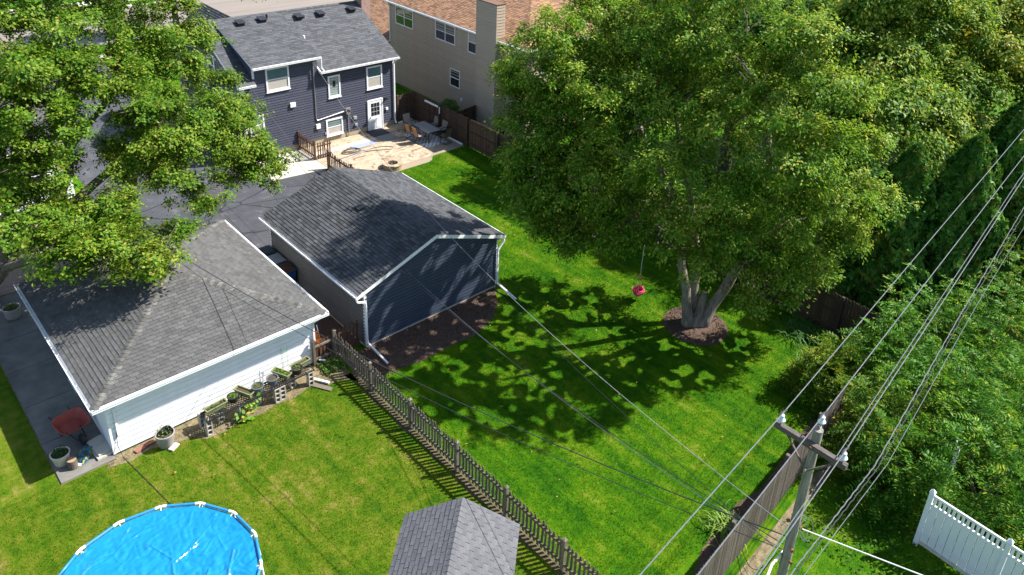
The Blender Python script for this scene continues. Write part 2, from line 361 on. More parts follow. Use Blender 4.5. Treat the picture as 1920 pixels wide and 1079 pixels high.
def window(T, o, u, n, a0, a1, z0, z1, split=True, trim=.09, frame=None, top=None, low=None, grid=None, name='window', mull=None, sill=True):
    """o,u: wall origin and direction, n outward; casing, sash rails and panes"""
    frame = frame or white_trim; v = Vector((0,0,1)); u = Vector(u); n = Vector(n)
    g = G()
    g.obox(o,u,v,n, a0,a1, z1-trim,z1, 0,.055).obox(o,u,v,n, a0,a0+trim, z0,z1-trim, 0,.055).obox(o,u,v,n, a1-trim,a1, z0,z1-trim, 0,.055)
    g.obox(o,u,v,n, a0+trim,a1-trim, z0,z0+trim*1.15, 0,.055)
    f = part(T, name, g, frame)
    i0, i1, j0, j1 = a0+trim, a1-trim, z0+trim*1.15, z1-trim
    zm = (j0+j1)/2
    if mull: spans = [(i0,(i0+i1)/2-.03),((i0+i1)/2+.03,i1)]
    else: spans = [(i0,i1)]
    if mull: part(T, 'mullion', G().obox(o,u,v,n,(i0+i1)/2-.03,(i0+i1)/2+.03,j0,j1,0,.045), frame, f)
    for (x0, x1) in spans:
        if split:
            part(T, 'pane', G().obox(o,u,v,n,x0,x1,zm,j1,0,.012), top or glass, f)
            part(T, 'pane', G().obox(o,u,v,n,x0,x1,j0,zm,0,.022), low or glass, f)
            part(T, 'sash_rail', G().obox(o,u,v,n,x0,x1,zm-.025,zm+.025,.022,.036), frame, f)
        elif grid:
            c, r = grid
            for i in range(c):
                for j in range(r):
                    part(T, 'pane', G().obox(o,u,v,n,x0+(x1-x0)*i/c+.018,x0+(x1-x0)*(i+1)/c-.018,j0+(j1-j0)*j/r+.018,j0+(j1-j0)*(j+1)/r-.018,0,.02), top or glass, f)
            part(T, 'muntins', G().obox(o,u,v,n,x0,x1,j0,j1,0,.010), low or frame, f)
        else: part(T, 'pane', G().obox(o,u,v,n,x0,x1,j0,j1,0,.015), top or glass, f)
    if sill: part(T, 'sill', G().obox(o,u,v,n,a0-.03,a1+.03,z0-.05,z0-.002,0,.085), frame, f)
    return f
def gutter(T, p0, p1, out, m=None, d=.11, name='gutter', straps=True):
    """open K-style trough from p0 to p1, out = horizontal outward direction"""
    p0, p1, out = Vector(p0), Vector(p1), Vector(out); z = Vector((0,0,1)); u = (p1-p0).normalized(); Ln = (p1-p0).length
    g = G()
    g.obox(p0,u,out,z,0,Ln,0,.008,-d,0).obox(p0,u,out,z,0,Ln,.008,d*.8,-d,-d+.008).obox(p0,u,out,z,0,Ln,d*.8,d*.8+.008,-d,-.01)
    g.obox(p0,u,out,z,0,Ln,d*.8+.008,d*.8+.024,-.022,-.01)
    g.obox(p0,u,out,z,-.006,0,0,d*.8+.008,-d,-.012).obox(p0,u,out,z,Ln,Ln+.006,0,d*.8+.008,-d,-.012)
    o = part(T, name, g, m or white_trim)
    if straps:
        sg = mesh('strap', G().obox((0,0,0),u,out,z,-.012,.012,.008,d*.8,-.018,-.010), m or white_trim)
        k = max(2, int(Ln/.9))
        for i in range(k): ob = link('strap', sg, o); ob.location = p0+u*(Ln*(i+.5)/k)
    return o
def downspout(T, path, w=.075, m=None):
    g = G(); path = [Vector(p) for p in path]
    return part(T, 'downspout', G().tube(path, w*.62, 4), m or white_trim)

# ================================================================== SETTING
gx = G()
structure('ground', gx.add([(-220,-160,0),(260,-160,0),(260,300,0),(-220,300,0)], [(0,1,2,3)]), grass_mat('lawn_ground', LUSH, False))
def sheet(name, poly, z, m, kind='structure'):
    return structure(name, G().add([(x,y,z) for x,y in poly], [tuple(range(len(poly)))]), m)
sheet('neighbour_lawn', [(-60,-60),(-1.22,-60),(-1.22,.3),(-2.0,.45),(-9.0,.45),(-10.5,.45),(-10.5,9),(-60,9)], .004, grass_mat('dry_lawn_ground', DRY, False))
sheet('driveway', [(-5.6,8.3),(6.9,8.3),(6.9,15.2),(5.0,15.5),(3.5,17.2),(3.2,44),(-3.0,44),(-4.0,20),(-5.6,12)], .008, asphalt)
structure('street', G().add([(-200,46.4,.008),(260,46.4,.008),(260,57.0,.008),(-200,57.0,.008)], [(0,1,2,3)]), street)
structure('kerb', G().box(-200,260,46.0,46.4,0,.14), concrete)
structure('far_kerb', G().box(-200,260,57.0,57.5,0,.14), concrete)
structure('sidewalk', G().box(-200,260,42.0,43.4,0,.03), concrete)
structure('far_sidewalk', G().box(-200,260,59.5,61,0,.03), concrete)
structure('front_walk', G().box(20.2,21.4,30,42.0,0,.025), concrete)
# side path of slabs by the white garage
pth = structure('side_path', G().box(-10.5,-8.93,.25,12.2,-.02,.012), dirt_m)
ys = [.25,2.35,4.5,6.75,8.9,12.2]
for i in range(5):
    link('slab', mesh('slab', G().box(-10.47,-8.94,ys[i]+.012,ys[i+1]-.012,0,.05), concrete_old), pth)
structure('gravel_strip', G().box(-20,-5.65,12.3,19.5,0,.02), mat('gravel_bed', (.30,.22,.17), (.12,.09,.07), 14, .95, 1, 40))
structure('concrete_pad', G().prism([(3.87,15.5),(6.99,15.1),(6.99,18.45),(3.87,18.45)], 0, .03), concrete)
structure('soil_strip', G().prism([(-9.0,.44),(-9.3,.05),(-8.6,-.12),(-8.0,.02),(-7.4,-.3),(-6.8,-.35),(-6.5,-.72),(-5.9,-.8),(-5.2,-.62),(-4.6,-.82),(-4.1,-.7),(-3.4,-.78),(-2.8,-.62),(-2.3,-.95),(-1.7,-1.0),(-1.25,-1.5),(-1.25,.2),(-2.05,.44)], -.01, .012), dirt_m)
structure('side_yard_soil', G().prism([(-1.9,.3),(-.02,.3),(-.02,8.2),(-1.9,8.2)], -.01, .012), mulch)
structure('mulch_bed', G().prism([(-1.0,-.3),(-.75,-1.7),(.1,-1.78),(1.2,-2.05),(2.5,-2.0),(3.6,-2.15),(4.9,-1.75),(5.8,-1.1),(6.35,-.25),(6.5,.02),(-1.0,.02)], -.01, .025), mulch)
structure('tree_mulch_ring', G().lathe([(1.32,-.01),(1.32,.02),(1.05,.06),(.5,.11),(.1,.12)], (11.25,-7.55,0), 40, 1, 1.05), mulch)
structure('fence_soil', G().prism([(-1.5,-.9),(-1.32,-2.0),(-1.5,-2.7),(-1.30,-3.4),(-1.46,-4.5),(-1.3,-5.2),(-1.42,-6.3),(-1.28,-7),(-1.45,-8),(-1.3,-9),(-1.45,-10),(-1.3,-11.5),(-1.4,-13),(-1.1,-13),(-1.1,-.9)], -.01, .012), mat('dark_soil', (.13,.10,.055), (.05,.045,.02), 4, .95, .8, 40))
structure('fence_bed', G().prism([(-1,-15.1),(10,-14.55),(10,-13.7),(5.6,-14.2),(4.6,-14.0),(2.4,-14.25),(1.2,-14.7),(-1,-14.9)], -.01, .02), mulch)
structure('back_strip', G().prism([(.5,-15.9),(9,-15.3),(9,-15.0),(.5,-15.55)], -.01, .012), dirt_m)
# bark chips and crumbs
def crumbs(name, region, n, m, s0, s1, z, label, cat):
    pts = []
    while len(pts) < n:
        x = RNG.uniform(region[0], region[1]); y = RNG.uniform(region[2], region[3])
        if region[4](x, y): pts.append((x, y))
    c = np.c_[np.array(pts), np.full(n, z)]
    v = leaf_quads(c, RNG.normal(size=(n,3))*.5+np.array([0,0,1.]), RNG.uniform(s0, s1, n), .5)
    o = link(name, np_mesh(name, v, 4, m)); o['kind'] = 'stuff'; o['label'] = label; o['category'] = cat
    return o
def leaf_quads(c, nrm, size, aspect=.7, fold=.15, tdir=None):
    n = len(c); nrm = nrm/np.linalg.norm(nrm, axis=1, keepdims=True)
    t = RNG.normal(size=(n,3)) if tdir is None else tdir
    t = t-nrm*(t*nrm).sum(1, keepdims=True); t /= np.linalg.norm(t, axis=1, keepdims=True)+1e-9
    b = np.cross(nrm, t); s = np.asarray(size)[:,None]
    v = np.empty((n,4,3)); v[:,0] = c-t*s*.5; v[:,2] = c+t*s*.5
    v[:,1] = c+b*s*aspect*.5+nrm*s*fold-t*s*.08; v[:,3] = c-b*s*aspect*.5+nrm*s*fold-t*s*.08
    return v.reshape(-1,3)
bark_chip = mat('bark_chip', (.15,.10,.07), (.05,.033,.024), 20, .95, rnd=.5)
crumbs('bark_mulch', (-1,6.5,-2.1,0,lambda x,y: y > -2.0+max(0,(x-4.4)*.85) and y < -.03), 5200, bark_chip, .03, .09, .04, 'dark bark mulch along the foot of the navy garage', 'mulch')
crumbs('bark_mulch', (10,12.5,-8.9,-6.2,lambda x,y: (x-11.25)**2+(y+7.55)**2 < 1.66), 2600, bark_chip, .03, .09, .09, 'ring of dark bark mulch around the big tree', 'mulch')

# ------------------------------------------------------------------ grass blades
def blades(name, regions, dens, m, label, h0=.03, h1=.065, holes=()):
    P = []
    for (x0,x1,y0,y1) in regions:
        n = int((x1-x0)*(y1-y0)*dens); P.append(np.c_[RNG.uniform(x0,x1,n), RNG.uniform(y0,y1,n)])
    P = np.concatenate(P)
    for h in holes: P = P[~h(P[:,0], P[:,1])]
    n = len(P); a = RNG.uniform(0, 2*math.pi, n); h = RNG.uniform(h0,h1,n); wd = RNG.uniform(.004,.009,n); l = RNG.uniform(.2,1.0,n)*h
    b = RNG.uniform(0, 2*math.pi, n)
    v = np.zeros((n,3,3)); v[:,0,0] = P[:,0]-np.cos(a)*wd; v[:,0,1] = P[:,1]-np.sin(a)*wd; v[:,1,0] = P[:,0]+np.cos(a)*wd; v[:,1,1] = P[:,1]+np.sin(a)*wd
    v[:,2,0] = P[:,0]+np.cos(b)*l; v[:,2,1] = P[:,1]+np.sin(b)*l; v[:,2,2] = h
    o = link(name, np_mesh(name, v.reshape(-1,3), 3, m)); o['kind'] = 'stuff'; o['label'] = label; o['category'] = 'grass'
    return o
inpoly = lambda x, y, x0, x1, y0, y1: (x > x0) & (x < x1) & (y > y0) & (y < y1)
lush_b = grass_mat('lush_grass_blade', LUSH, True); dry_b = grass_mat('dry_grass_blade', DRY, True)
blades('lawn_grass', [(-1.0,15.2,-15,13.1)], 1000, lush_b, 'short lush green grass of the fenced back yard',
       holes=[lambda x,y: inpoly(x,y,-1.2,6.75,-.05,15), lambda x,y: (y > -2.05+np.maximum(0,(x-4.4)*.85)) & (y < .1) & (x < 6.5),
              lambda x,y: (x-11.25)**2+(y+7.55)**2 < 1.75, lambda x,y: (y > 12.4) & (x < 12.4), lambda x,y: (y < -14.2) & (x < 6)])
blades('neighbour_grass', [(-15,-1.25,-12,.4)], 1100, dry_b, 'dry yellowish grass of the yard with the pool', .03, .07,
       holes=[lambda x,y: inpoly(x,y,-10.5,-8.9,.2,3), lambda x,y: (y > -.25) & (x > -9.0) & (RNG.random(len(x)) < .55), lambda x,y: (y > -.6) & (x > -6.6) & (RNG.random(len(x)) < .45), lambda x,y: (x+9.8)**2+(y+5.73)**2 < 5.5, lambda x,y: (x > -1.5) & (RNG.random(len(x)) < .45)])
blades('side_grass', [(-15,-10.5,.4,9)], 380, dry_b, 'grass strip beside the concrete side path', .03, .07)
blades('easement_grass', [(-2,10,-21,-15.3)], 420, lush_b, 'grass between the grey fence and the white vinyl fence')

# ================================================================== NAVY GARAGE
X, Y, Z = Vector((1,0,0)), Vector((0,1,0)), Vector((0,0,1))
W, D, OX, OY, HE, HR = 6.58, 7.64, .314, .10, 2.60, 3.93
T = thing('garage', 'navy sided garage with charcoal shingle gable roof and white downspouts', 'garage')
part(T, 'foundation', G().box(-.005,W+.005,-.012,D+.01,0,.15), concrete)
part(T, 'wall', G().add([(0,0,.15),(W,0,.15),(W,0,HE-.12),(W/2,0,HR-.14),(0,0,HE-.12),(0,D,.15),(W,D,.15),(W,D,HE-.12),(W/2,D,HR-.14),(0,D,HE-.12)],
     [(0,1,2,3,4),(9,8,7,6,5),(0,4,9,5),(1,6,7,2)]), navy2)
gab = [(0,.13),(W,.13),(W,HE-.12),(W/2,HR-.14),(0,HE-.12)]
courses(T, 'siding_board', (0,0,0), X, Z, -Y, gab, .15, None, navy2, t=.030)
charcoal = mat('charcoal_siding', (.115, .112, .113), (.098, .095, .096), 2, .55, rnd=.06)
courses(T, 'siding_board', (0,D,0), -Y, Z, -X, [(0,.13),(D,.13),(D,HE-.14),(0,HE-.14)], .15, None, charcoal, t=.030)
for (x, y) in ((0,0),(W,0),(0,D)):
    part(T, 'corner_trim', G().box(x-.028,x+.028+.05*(x==0),y-.030,y+.08,.14,HE-.16) if y == 0 else G().box(x-.03,x+.06,y-.06,y+.03,.14,HE-.16), white_trim)
e0, e1, y0, y1, xm = -OX, W+OX, -OY, D+OY, W/2
part(T, 'roof', G().slab([(e0,y0,HE-.01),(xm,y0,HR-.01),(xm,y1,HR-.01),(e0,y1,HE-.01)][::-1], .09).slab([(xm,y0,HR-.01),(e1,y0,HE-.01),(e1,y1,HE-.01),(xm,y1,HR-.01)], .09), white_trim)
roof_plane(T, [(e0-.02,y1,HE-.008),(e0-.02,y0-.02,HE-.008),(xm,y0-.02,HR),(xm,y1,HR)], .145, .30, sh_dark, 230, 3, vary=.3, t=.020, lapgap=.010)
roof_plane(T, [(e1+.02,y0-.02,HE-.008),(e1+.02,y1,HE-.008),(xm,y1,HR),(xm,y0-.02,HR)], .145, .30, sh_dark, 70, 4, vary=.3, t=.020, lapgap=.010)
nl = Vector((-(HR-HE),0,xm-e0)).normalized(); nr_ = Vector((HR-HE,0,xm-e0)).normalized()
ridge_caps(T, (xm,y0-.02,HR), (xm,y1,HR), nl, nr_, sh_dark, .15, .14)
for s in (0, 1):   # rake fascia boards
    g = G(); a, b = ((e0,y0-.022,HE),(xm,y0-.022,HR)) if s == 0 else ((e1,y0-.022,HE),(xm,y0-.022,HR))
    a, b = Vector(a), Vector(b); g.add([a-Z*.17,b-Z*.17,b-Z*.008,a-Z*.008,a-Z*.17+Y*.03,b-Z*.17+Y*.03,b-Z*.008+Y*.03,a-Z*.008+Y*.03],[(0,1,2,3),(7,6,5,4),(0,4,5,1),(3,2,6,7),(0,3,7,4),(1,5,6,2)])
    part(T, 'rake_board', g, white_trim)
part(T, 'soffit', G().box(e0,0,y0,y1,HE-.15,HE-.135), white_trim); part(T, 'soffit', G().box(W,e1,y0,y1,HE-.15,HE-.135), white_trim)
gutter(T, (e0-.01,y1,HE-.03), (e0-.01,y0-.03,HE-.03), (-1,0,0)); gutter(T, (e1+.01,y1,HE-.03), (e1+.01,y0-.03,HE-.03), (1,0,0), straps=False)
downspout(T, [(e0-.05,-.05,HE-.13),(e0-.04,-.1,HE-.28),(-.02,-.10,HE-.42),(.0,-.09,HE-.6),(.0,-.09,.42),(.01,-.14,.28),(.05,-1.40,.08)])
downspout(T, [(e1+.05,-.06,HE-.13),(e1+.03,-.1,HE-.30),(W+.03,-.10,HE-.62),(W+.02,-.09,HE-.75),(W+.02,-.09,.42),(W+.02,-.14,.28),(W+.02,-1.38,.08)])
v_ = part(T, 'roof_vent', G().add([(2.30,3.95,3.50),(2.62,3.95,3.62),(2.62,4.30,3.62),(2.30,4.30,3.50),(2.27,3.93,3.64),(2.64,3.93,3.74),(2.64,4.32,3.74),(2.27,4.32,3.64)],
     [(0,3,2,1),(4,5,6,7),(0,1,5,4),(1,2,6,5),(2,3,7,6),(3,0,4,7)]), black_pl)
part(T, 'garage_door', G().box(.7,W-.7,D+.01,D+.05,.02,2.15), white_trim)

# ================================================================== WHITE GARAGE
a, b, c, d, h = -9.262, -1.551, .115, 8.885, 2.327
hw = (b-a)/2; hz = h+1.42; xm = (a+b)/2; ya, yb = c+hw, d-hw
T = thing('garage', 'white sided garage with weathered grey shingle hip roof', 'garage', (a+.35,c+.35,0))
L0 = T.location; loc = lambda p: Vector(p)-L0
wx0, wx1, wy0, wy1 = a+.35, b-.35, c+.35, d-.35
part(T, 'foundation', G().box(wx0+.01,wx1-.01,wy0+.01,wy1,-.05,.10), concrete_old, world=True)
part(T, 'wall', G().box(wx0,wx1,wy0,wy1,.10,h-.10), white, world=True)
courses(T, 'siding_board', loc((wx0,wy0,0)), X, Z, -Y, [(0,.08),(wx1-wx0,.08),(wx1-wx0,h-.12),(0,h-.12)], .2, None, white, t=.026, groove=.84)
courses(T, 'siding_board', loc((wx0,wy1,0)), -Y, Z, -X, [(0,.08),(wy1-wy0,.08),(wy1-wy0,h-.12),(0,h-.12)], .2, None, white, t=.026, groove=.84)
courses(T, 'siding_board', loc((wx1,wy0,0)), Y, Z, X, [(0,.08),(wy1-wy0,.08),(wy1-wy0,h-.12),(0,h-.12)], .2, None, white, t=.026, groove=.84)
for (x, y) in ((wx0,wy0),(wx1,wy0)):
    part(T, 'corner_trim', G().box(x-.032,x+.05 if x < -5 else x+.032,y-.032,y+.07,.06,h-.12), white_trim, world=True)
part(T, 'soffit', G().box(a+.02,b-.02,c+.02,d-.02,h-.13,h-.11), white_trim, world=True)
pts = dict(A=(a,c,h),B=(b,c,h),C=(b,d,h),D=(a,d,h),R=(xm,ya,hz),S=(xm,yb,hz))
pl = {k: loc(v) for k, v in pts.items()}
dz = Vector((0,0,-.012))
part(T, 'roof', G().add([pl[k]+dz for k in 'ABCDRS'], [(0,1,4),(1,2,5,4),(2,3,5),(3,0,4,5),(3,2,1,0)]), sh_grey)
for i, (q, npt) in enumerate((('ABR',150),('BCSR',60),('CDS',0),('DARS',90))):
    roof_plane(T, [pl[k] for k in q], .135, .305, sh_grey, npt, 20+i, t=.016, jit=.004, lapgap=.010)
nF, nR, nL, nB = Vector((0,-1.42,hw)), Vector((1.42,0,hw)), Vector((-1.42,0,hw)), Vector((0,1.42,hw))
for (p, q, n1, n2) in (('A','R',nF,nL),('B','R',nF,nR),('C','S',nB,nR),('D','S',nB,nL),('R','S',nL,nR)):
    ridge_caps(T, pl[p], pl[q], n1, n2, sh_cap, .15, .145, 'hip_cap' if p != 'R' else 'ridge_cap')
part(T, 'fascia', G().box(a+.01,b-.01,c+.0,c+.03,h-.16,h-.012).box(a+.01,b-.01,d-.03,d,h-.16,h-.012).box(a,a+.03,c+.035,d-.035,h-.16,h-.012).box(b-.03,b,c+.035,d-.035,h-.16,h-.012), white_trim, world=True)
gutter(T, loc((a-.08,c-.01,h-.02)), loc((b+.08,c-.01,h-.02)), (0,-1,0)); gutter(T, loc((a-.01,d,h-.02)), loc((a-.01,c-.012,h-.02)), (-1,0,0)); gutter(T, loc((b+.01,d,h-.02)), loc((b+.01,c-.012,h-.02)), (1,0,0), straps=False)
downspout(T, [loc(p) for p in ((a+.30,c-.05,h-.12),(a+.40,c+.02,h-.22),(a+.55,wy0-.06,h-.5),(a+.55,wy0-.06,.75))])
downspout(T, [loc(p) for p in ((b-.25,c-.05,h-.12),(b-.28,c+.05,h-.24),(b-.38,wy0-.06,h-.5),(b-.38,wy0-.06,.25),(b-.1,wy0-.3,.12))])
g = G(); g.obox(loc((wx0,4.2,0)), Y, Z, -X, 0,.9, .05,2.05, .02,.05); part(T, 'door', g, white_trim)
f = window(T, loc((wx0,6.2,0)), Y, -X, 0, .8, .95, 1.75, name='window')

# ================================================================== SHED
he, hr = 2.2, 3.0
sa, sb = Vector((-4.434,-9.114,0)), Vector((-2.382,-11.371,0))
mid = (sa+sb)/2; ang = math.atan2((sb-sa).y, (sb-sa).x); Wd = (sb-sa).length; Ln = 3.3
T = thing('shed', 'small shed with slate grey shingle gable roof beside the picket fence', 'shed', mid, ang)
hwid = Wd/2
part(T, 'wall', G().add([(-hwid+.15,-.15,0),(hwid-.15,-.15,0),(hwid-.15,-.15,he-.02),(0,-.15,hr-.12),(-hwid+.15,-.15,he-.02),(-hwid+.15,-Ln+.15,0),(hwid-.15,-Ln+.15,0),(hwid-.15,-Ln+.15,he-.02),(0,-Ln+.15,hr-.12),(-hwid+.15,-Ln+.15,he-.02)],
     [(4,3,2,1,0),(5,6,7,8,9),(0,5,9,4),(2,7,6,1)]), mat('shed_siding', (.45,.42,.36), None, 3, .7))
part(T, 'roof', G().slab([(-hwid,-Ln,he-.01),(0,-Ln,hr-.01),(0,0,hr-.01),(-hwid,0,he-.01)][::-1], .07).slab([(0,-Ln,hr-.01),(hwid,-Ln,he-.01),(hwid,0,he-.01),(0,0,hr-.01)], .07), white_trim)
roof_plane(T, [(-hwid-.015,.015,he-.008),(-hwid-.015,-Ln,he-.008),(0,-Ln,hr),(0,.015,hr)], .145, .32, sh_shed, 150, 41, t=.014, jit=.003, lapgap=.012)
roof_plane(T, [(hwid+.015,-Ln,he-.008),(hwid+.015,.015,he-.008),(0,.015,hr),(0,-Ln,hr)], .145, .32, sh_shed, 150, 42, t=.012, jit=.002, lapgap=.012)
ridge_caps(T, (0,-Ln,hr), (0,.015,hr), (-(hr-he),0,hwid), ((hr-he),0,hwid), sh_shed, .16, .16)
part(T, 'door', G().box(-.6,.6,-.148,-.11,.05,1.9), white_trim)

# ================================================================== NAVY HOUSE
hy, xl, xr, yrd, zr, ez, oy = 18.48, 3.86, 13.74, 23.0, 7.2, 4.70, .30
yb2 = 2*yrd-hy
T = thing('house', 'two storey navy sided house with grey shingle roof and white trim', 'house', (xl,hy,0)); L0 = Vector(T.location)
loc = lambda p: Vector(p)-L0
slope = (zr-ez)/(yrd-hy+oy); ezw = ez+slope*oy-.08
part(T, 'foundation', G().box(xl+.01,xr-.01,hy+.01,yb2,-.05,.45), mat('house_foundation', (.40,.34,.25), (.32,.27,.2), 3, .9), world=True)
part(T, 'wall', G().add([loc(p) for p in ((xl,hy,.40),(xr,hy,.40),(xr,hy,ezw),(xr,yrd,zr-.15),(xr,yb2,ezw),(xr,yb2,.40),(xl,yb2,.40),(xl,yb2,ezw),(xl,yrd,zr-.15),(xl,hy,ezw))],
     [(0,1,2,9),(1,5,4,3,2),(5,6,7,4),(6,0,9,8,7)]), navy)
dx0, dx1, dez = 4.60, 8.50, 5.62   # shed dormer
ds = (zr+.02-dez)/(yrd-hy+oy); dzw = dez+ds*oy-.06
mz = lambda y: ez+slope*(y-hy+oy)
part(T, 'dormer_wall', G().add([loc(p) for p in ((dx0,hy-.001,ezw),(dx1,hy-.001,ezw),(dx1,hy-.001,dzw),(dx0,hy-.001,dzw),(dx0,yrd,zr-.06),(dx1,yrd,zr-.06))], [(0,1,2,3),(0,3,4),(1,5,2)]), navy)
def sub_poly(x0, x1, z0, z1): return [(x0,z0),(x1,z0),(x1,z1),(x0,z1)]
courses(T, 'siding_board', loc((xl,hy,0)), X, Z, -Y, sub_poly(0,dx0-xl,.38,ezw), .152, None, navy, t=.030)
courses(T, 'siding_board', loc((xl,hy,0)), X, Z, -Y, sub_poly(dx0-xl,dx1-xl,.38,dzw), .152, None, navy, t=.030)
courses(T, 'siding_board', loc((xl,hy,0)), X, Z, -Y, sub_poly(dx1-xl,xr-xl,.38,ezw), .152, None, navy, t=.030)
courses(T, 'siding_board', loc((xl,yb2,0)), -Y, Z, -X, [(0,.38),(yb2-hy,.38),(yb2-hy,ezw),((yb2-hy)/2,zr-.16),(0,ezw)], .152, None, navy, t=.030)
courses(T, 'siding_board', loc((dx0,yrd,0)), -Y, Z, -X, [(0.15,zr-.12),(yrd-hy,ezw+.05),(yrd-hy,dzw)], .152, None, navy, t=.026)
for (x, n0, n1, zt) in ((xl,-.03,.07,ezw),(xr,-.07,.03,ezw)):
    part(T, 'corner_trim', G().box(x+n0,x+n1,hy-.032,hy+.07,.38,zt-.02), white_trim, world=True)
part(T, 'corner_trim', G().box(dx0-.03,dx0+.07,hy-.034,hy+.07,ezw+.12,dzw-.02), white_trim, world=True)
# roofs
o_ = .22
part(T, 'roof', G().slab([loc(p) for p in ((xl-o_,hy-oy,ez),(dx0,hy-oy,ez),(dx0,yrd,zr),(xl-o_,yrd,zr))], .14).slab([loc(p) for p in ((dx1,hy-oy,ez),(xr+o_,hy-oy,ez),(xr+o_,yrd,zr),(dx1,yrd,zr))], .14).slab([loc(p) for p in ((xr+o_,yb2+oy,ez),(xl-o_,yb2+oy,ez),(xl-o_,yrd,zr),(xr+o_,yrd,zr))], .14), white_trim)
part(T, 'dormer_roof', G().slab([loc(p) for p in ((dx0-.1,hy-oy,dez),(dx1+.1,hy-oy,dez),(dx1+.1,yrd-.05,zr+.012),(dx0-.1,yrd-.05,zr+.012))], .12), white_trim)
roof_plane(T, [loc(p) for p in ((xl-o_-.02,hy-oy-.02,ez),(dx0,hy-oy-.02,ez),(dx0,yrd,zr+.008),(xl-o_-.02,yrd,zr+.008))], .15, .33, sh_house, 40, 51, vary=.35, t=.014)
roof_plane(T, [loc(p) for p in ((dx1+.08,hy-oy-.02,ez),(xr+o_+.02,hy-oy-.02,ez),(xr+o_+.02,yrd,zr+.008),(dx1+.08,yrd,zr+.008))], .15, .33, sh_house, 90, 52, vary=.5, t=.014)
roof_plane(T, [loc(p) for p in ((dx0-.12,hy-oy-.02,dez+.012),(dx1+.12,hy-oy-.02,dez+.012),(dx1+.12,yrd,zr+.034),(dx0-.12,yrd,zr+.034))], .15, .33, sh_house, 110, 53, vary=.5, t=.014)
roof_plane(T, [loc(p) for p in ((xr+o_,yb2+oy,ez),(xl-o_,yb2+oy,ez),(xl-o_,yrd,zr+.008),(xr+o_,yrd,zr+.008))], .15, .33, sh_house, 0, 54, vary=.5, t=.014)
ridge_caps(T, loc((xl-o_,yrd,zr+.035)), loc((xr+o_,yrd,zr+.035)), (0,-slope,1), (0,slope,1), sh_house, .15, .15)
# front cross gable
part(T, 'front_gable_wall', G().add([loc(p) for p in ((3.95,27.6,3),(7.9,27.6,3),(7.9,27.6,5.2),(5.92,27.6,7.0),(3.95,27.6,5.2))], [(4,3,2,1,0)]), navy)
roof_plane(T, [loc(p) for p in ((3.65,28.0,5.05),(3.65,23.3,5.05),(5.92,23.3,7.05),(5.92,28.0,7.05))], .15, .33, sh_dark, 0, 55, vary=.5, t=.02)
roof_plane(T, [loc(p) for p in ((8.2,23.3,5.05),(8.2,28.0,5.05),(5.92,28.0,7.05),(5.92,23.3,7.05))], .15, .33, sh_dark, 0, 56, vary=.5, t=.02)
part(T, 'front_gable_roof', G().add([loc(p) for p in ((3.65,28.0,5.03),(3.65,23.3,5.03),(5.92,23.3,7.03),(5.92,28.0,7.03),(8.2,23.3,5.03),(8.2,28.0,5.03))], [(0,1,2,3),(4,5,3,2)]), sh_dark)
# rake boards on the left gable and eave trim
for (ya_, za_, yb_, zb_) in ((hy-oy,ez,yrd,zr),(yb2+oy,ez,yrd,zr)):
    p_, q_ = Vector((xl-o_-.03,ya_,za_)), Vector((xl-o_-.03,yb_,zb_))
    part(T, 'rake_board', G().add([loc(v) for v in (p_-Z*.2,q_-Z*.2,q_-Z*.003,p_-Z*.003,p_-Z*.2+X*.028,q_-Z*.2+X*.028,q_-Z*.003+X*.028,p_-Z*.003+X*.028)], [(0,1,2,3),(7,6,5,4),(0,4,5,1),(3,2,6,7),(0,3,7,4),(1,5,6,2)]), white_trim)
gutter(T, loc((xl-o_-.02,hy-oy-.01,ez-.03)), loc((dx0-.02,hy-oy-.01,ez-.03)), (0,-1,0), straps=False)
gutter(T, loc((dx1+.02,hy-oy-.01,ez-.03)), loc((xr+o_+.02,hy-oy-.01,ez-.03)), (0,-1,0), straps=False)
gutter(T, loc((dx0-.12,hy-oy-.01,dez-.02)), loc((dx1+.12,hy-oy-.01,dez-.02)), (0,-1,0), straps=False)
part(T, 'frieze', G().box(dx0,dx1,hy-.04,hy,dzw-.16,dzw-.02).box(dx1+.002,xr,hy-.04,hy,ezw-.14,ezw-.01), navy, world=True)
downspout(T, [loc(p) for p in ((dx1+.1,hy-oy-.06,dez-.12),(dx1+.1,hy-oy-.05,ez+.22),(dx1+.2,hy-oy-.15,ez+.05))], .06)
downspout(T, [loc(p) for p in ((xr+.05,hy-oy-.06,ez-.14),(xr-.02,hy-.1,ez-.45),(xr-.02,hy-.09,.35),(xr-.02,hy-.25,.2))], .09)
downspout(T, [loc(p) for p in ((xl+.02,hy-oy-.06,ez-.14),(xl+.04,hy-.1,ez-.45),(xl+.04,hy-.09,.35))], .08)
# windows, door
wo = loc((0,hy-.02,0))
window(T, wo, X, -Y, 5.31, 6.70, 3.98, 5.36, top=teal_glass, low=curtain)
window(T, wo, X, -Y, 11.74, 12.86, 2.84, 4.29, top=teal_glass, low=curtain)
window(T, wo, X, -Y, 8.82, 9.95, .40, 1.47, top=teal_glass, low=curtain)
window(T, wo, X, -Y, 4.15, 5.0, 1.55, 2.75, top=teal_glass, low=curtain)
gb = mat('glass_block', (.30,.38,.36), (.18,.24,.23), 18, .15, coat=.6)
window(T, wo, X, -Y, 9.10, 9.91, 2.83, 4.20, split=False, grid=(4,7), top=gb, low=mat('glass_block_joint', (.62,.64,.62), None, 5, .6))
part(T, 'vent_insert', G().box(9.42,9.60,hy-.05,hy-.038,3.50,3.85), black, world=True)
window(T, loc((xl-.02,21.6,0)), Y, -X, 0, .95, 4.25, 5.55)
window(T, loc((xl-.02,20.2,0)), Y, -X, 0, 1.0, 1.5, 2.7)
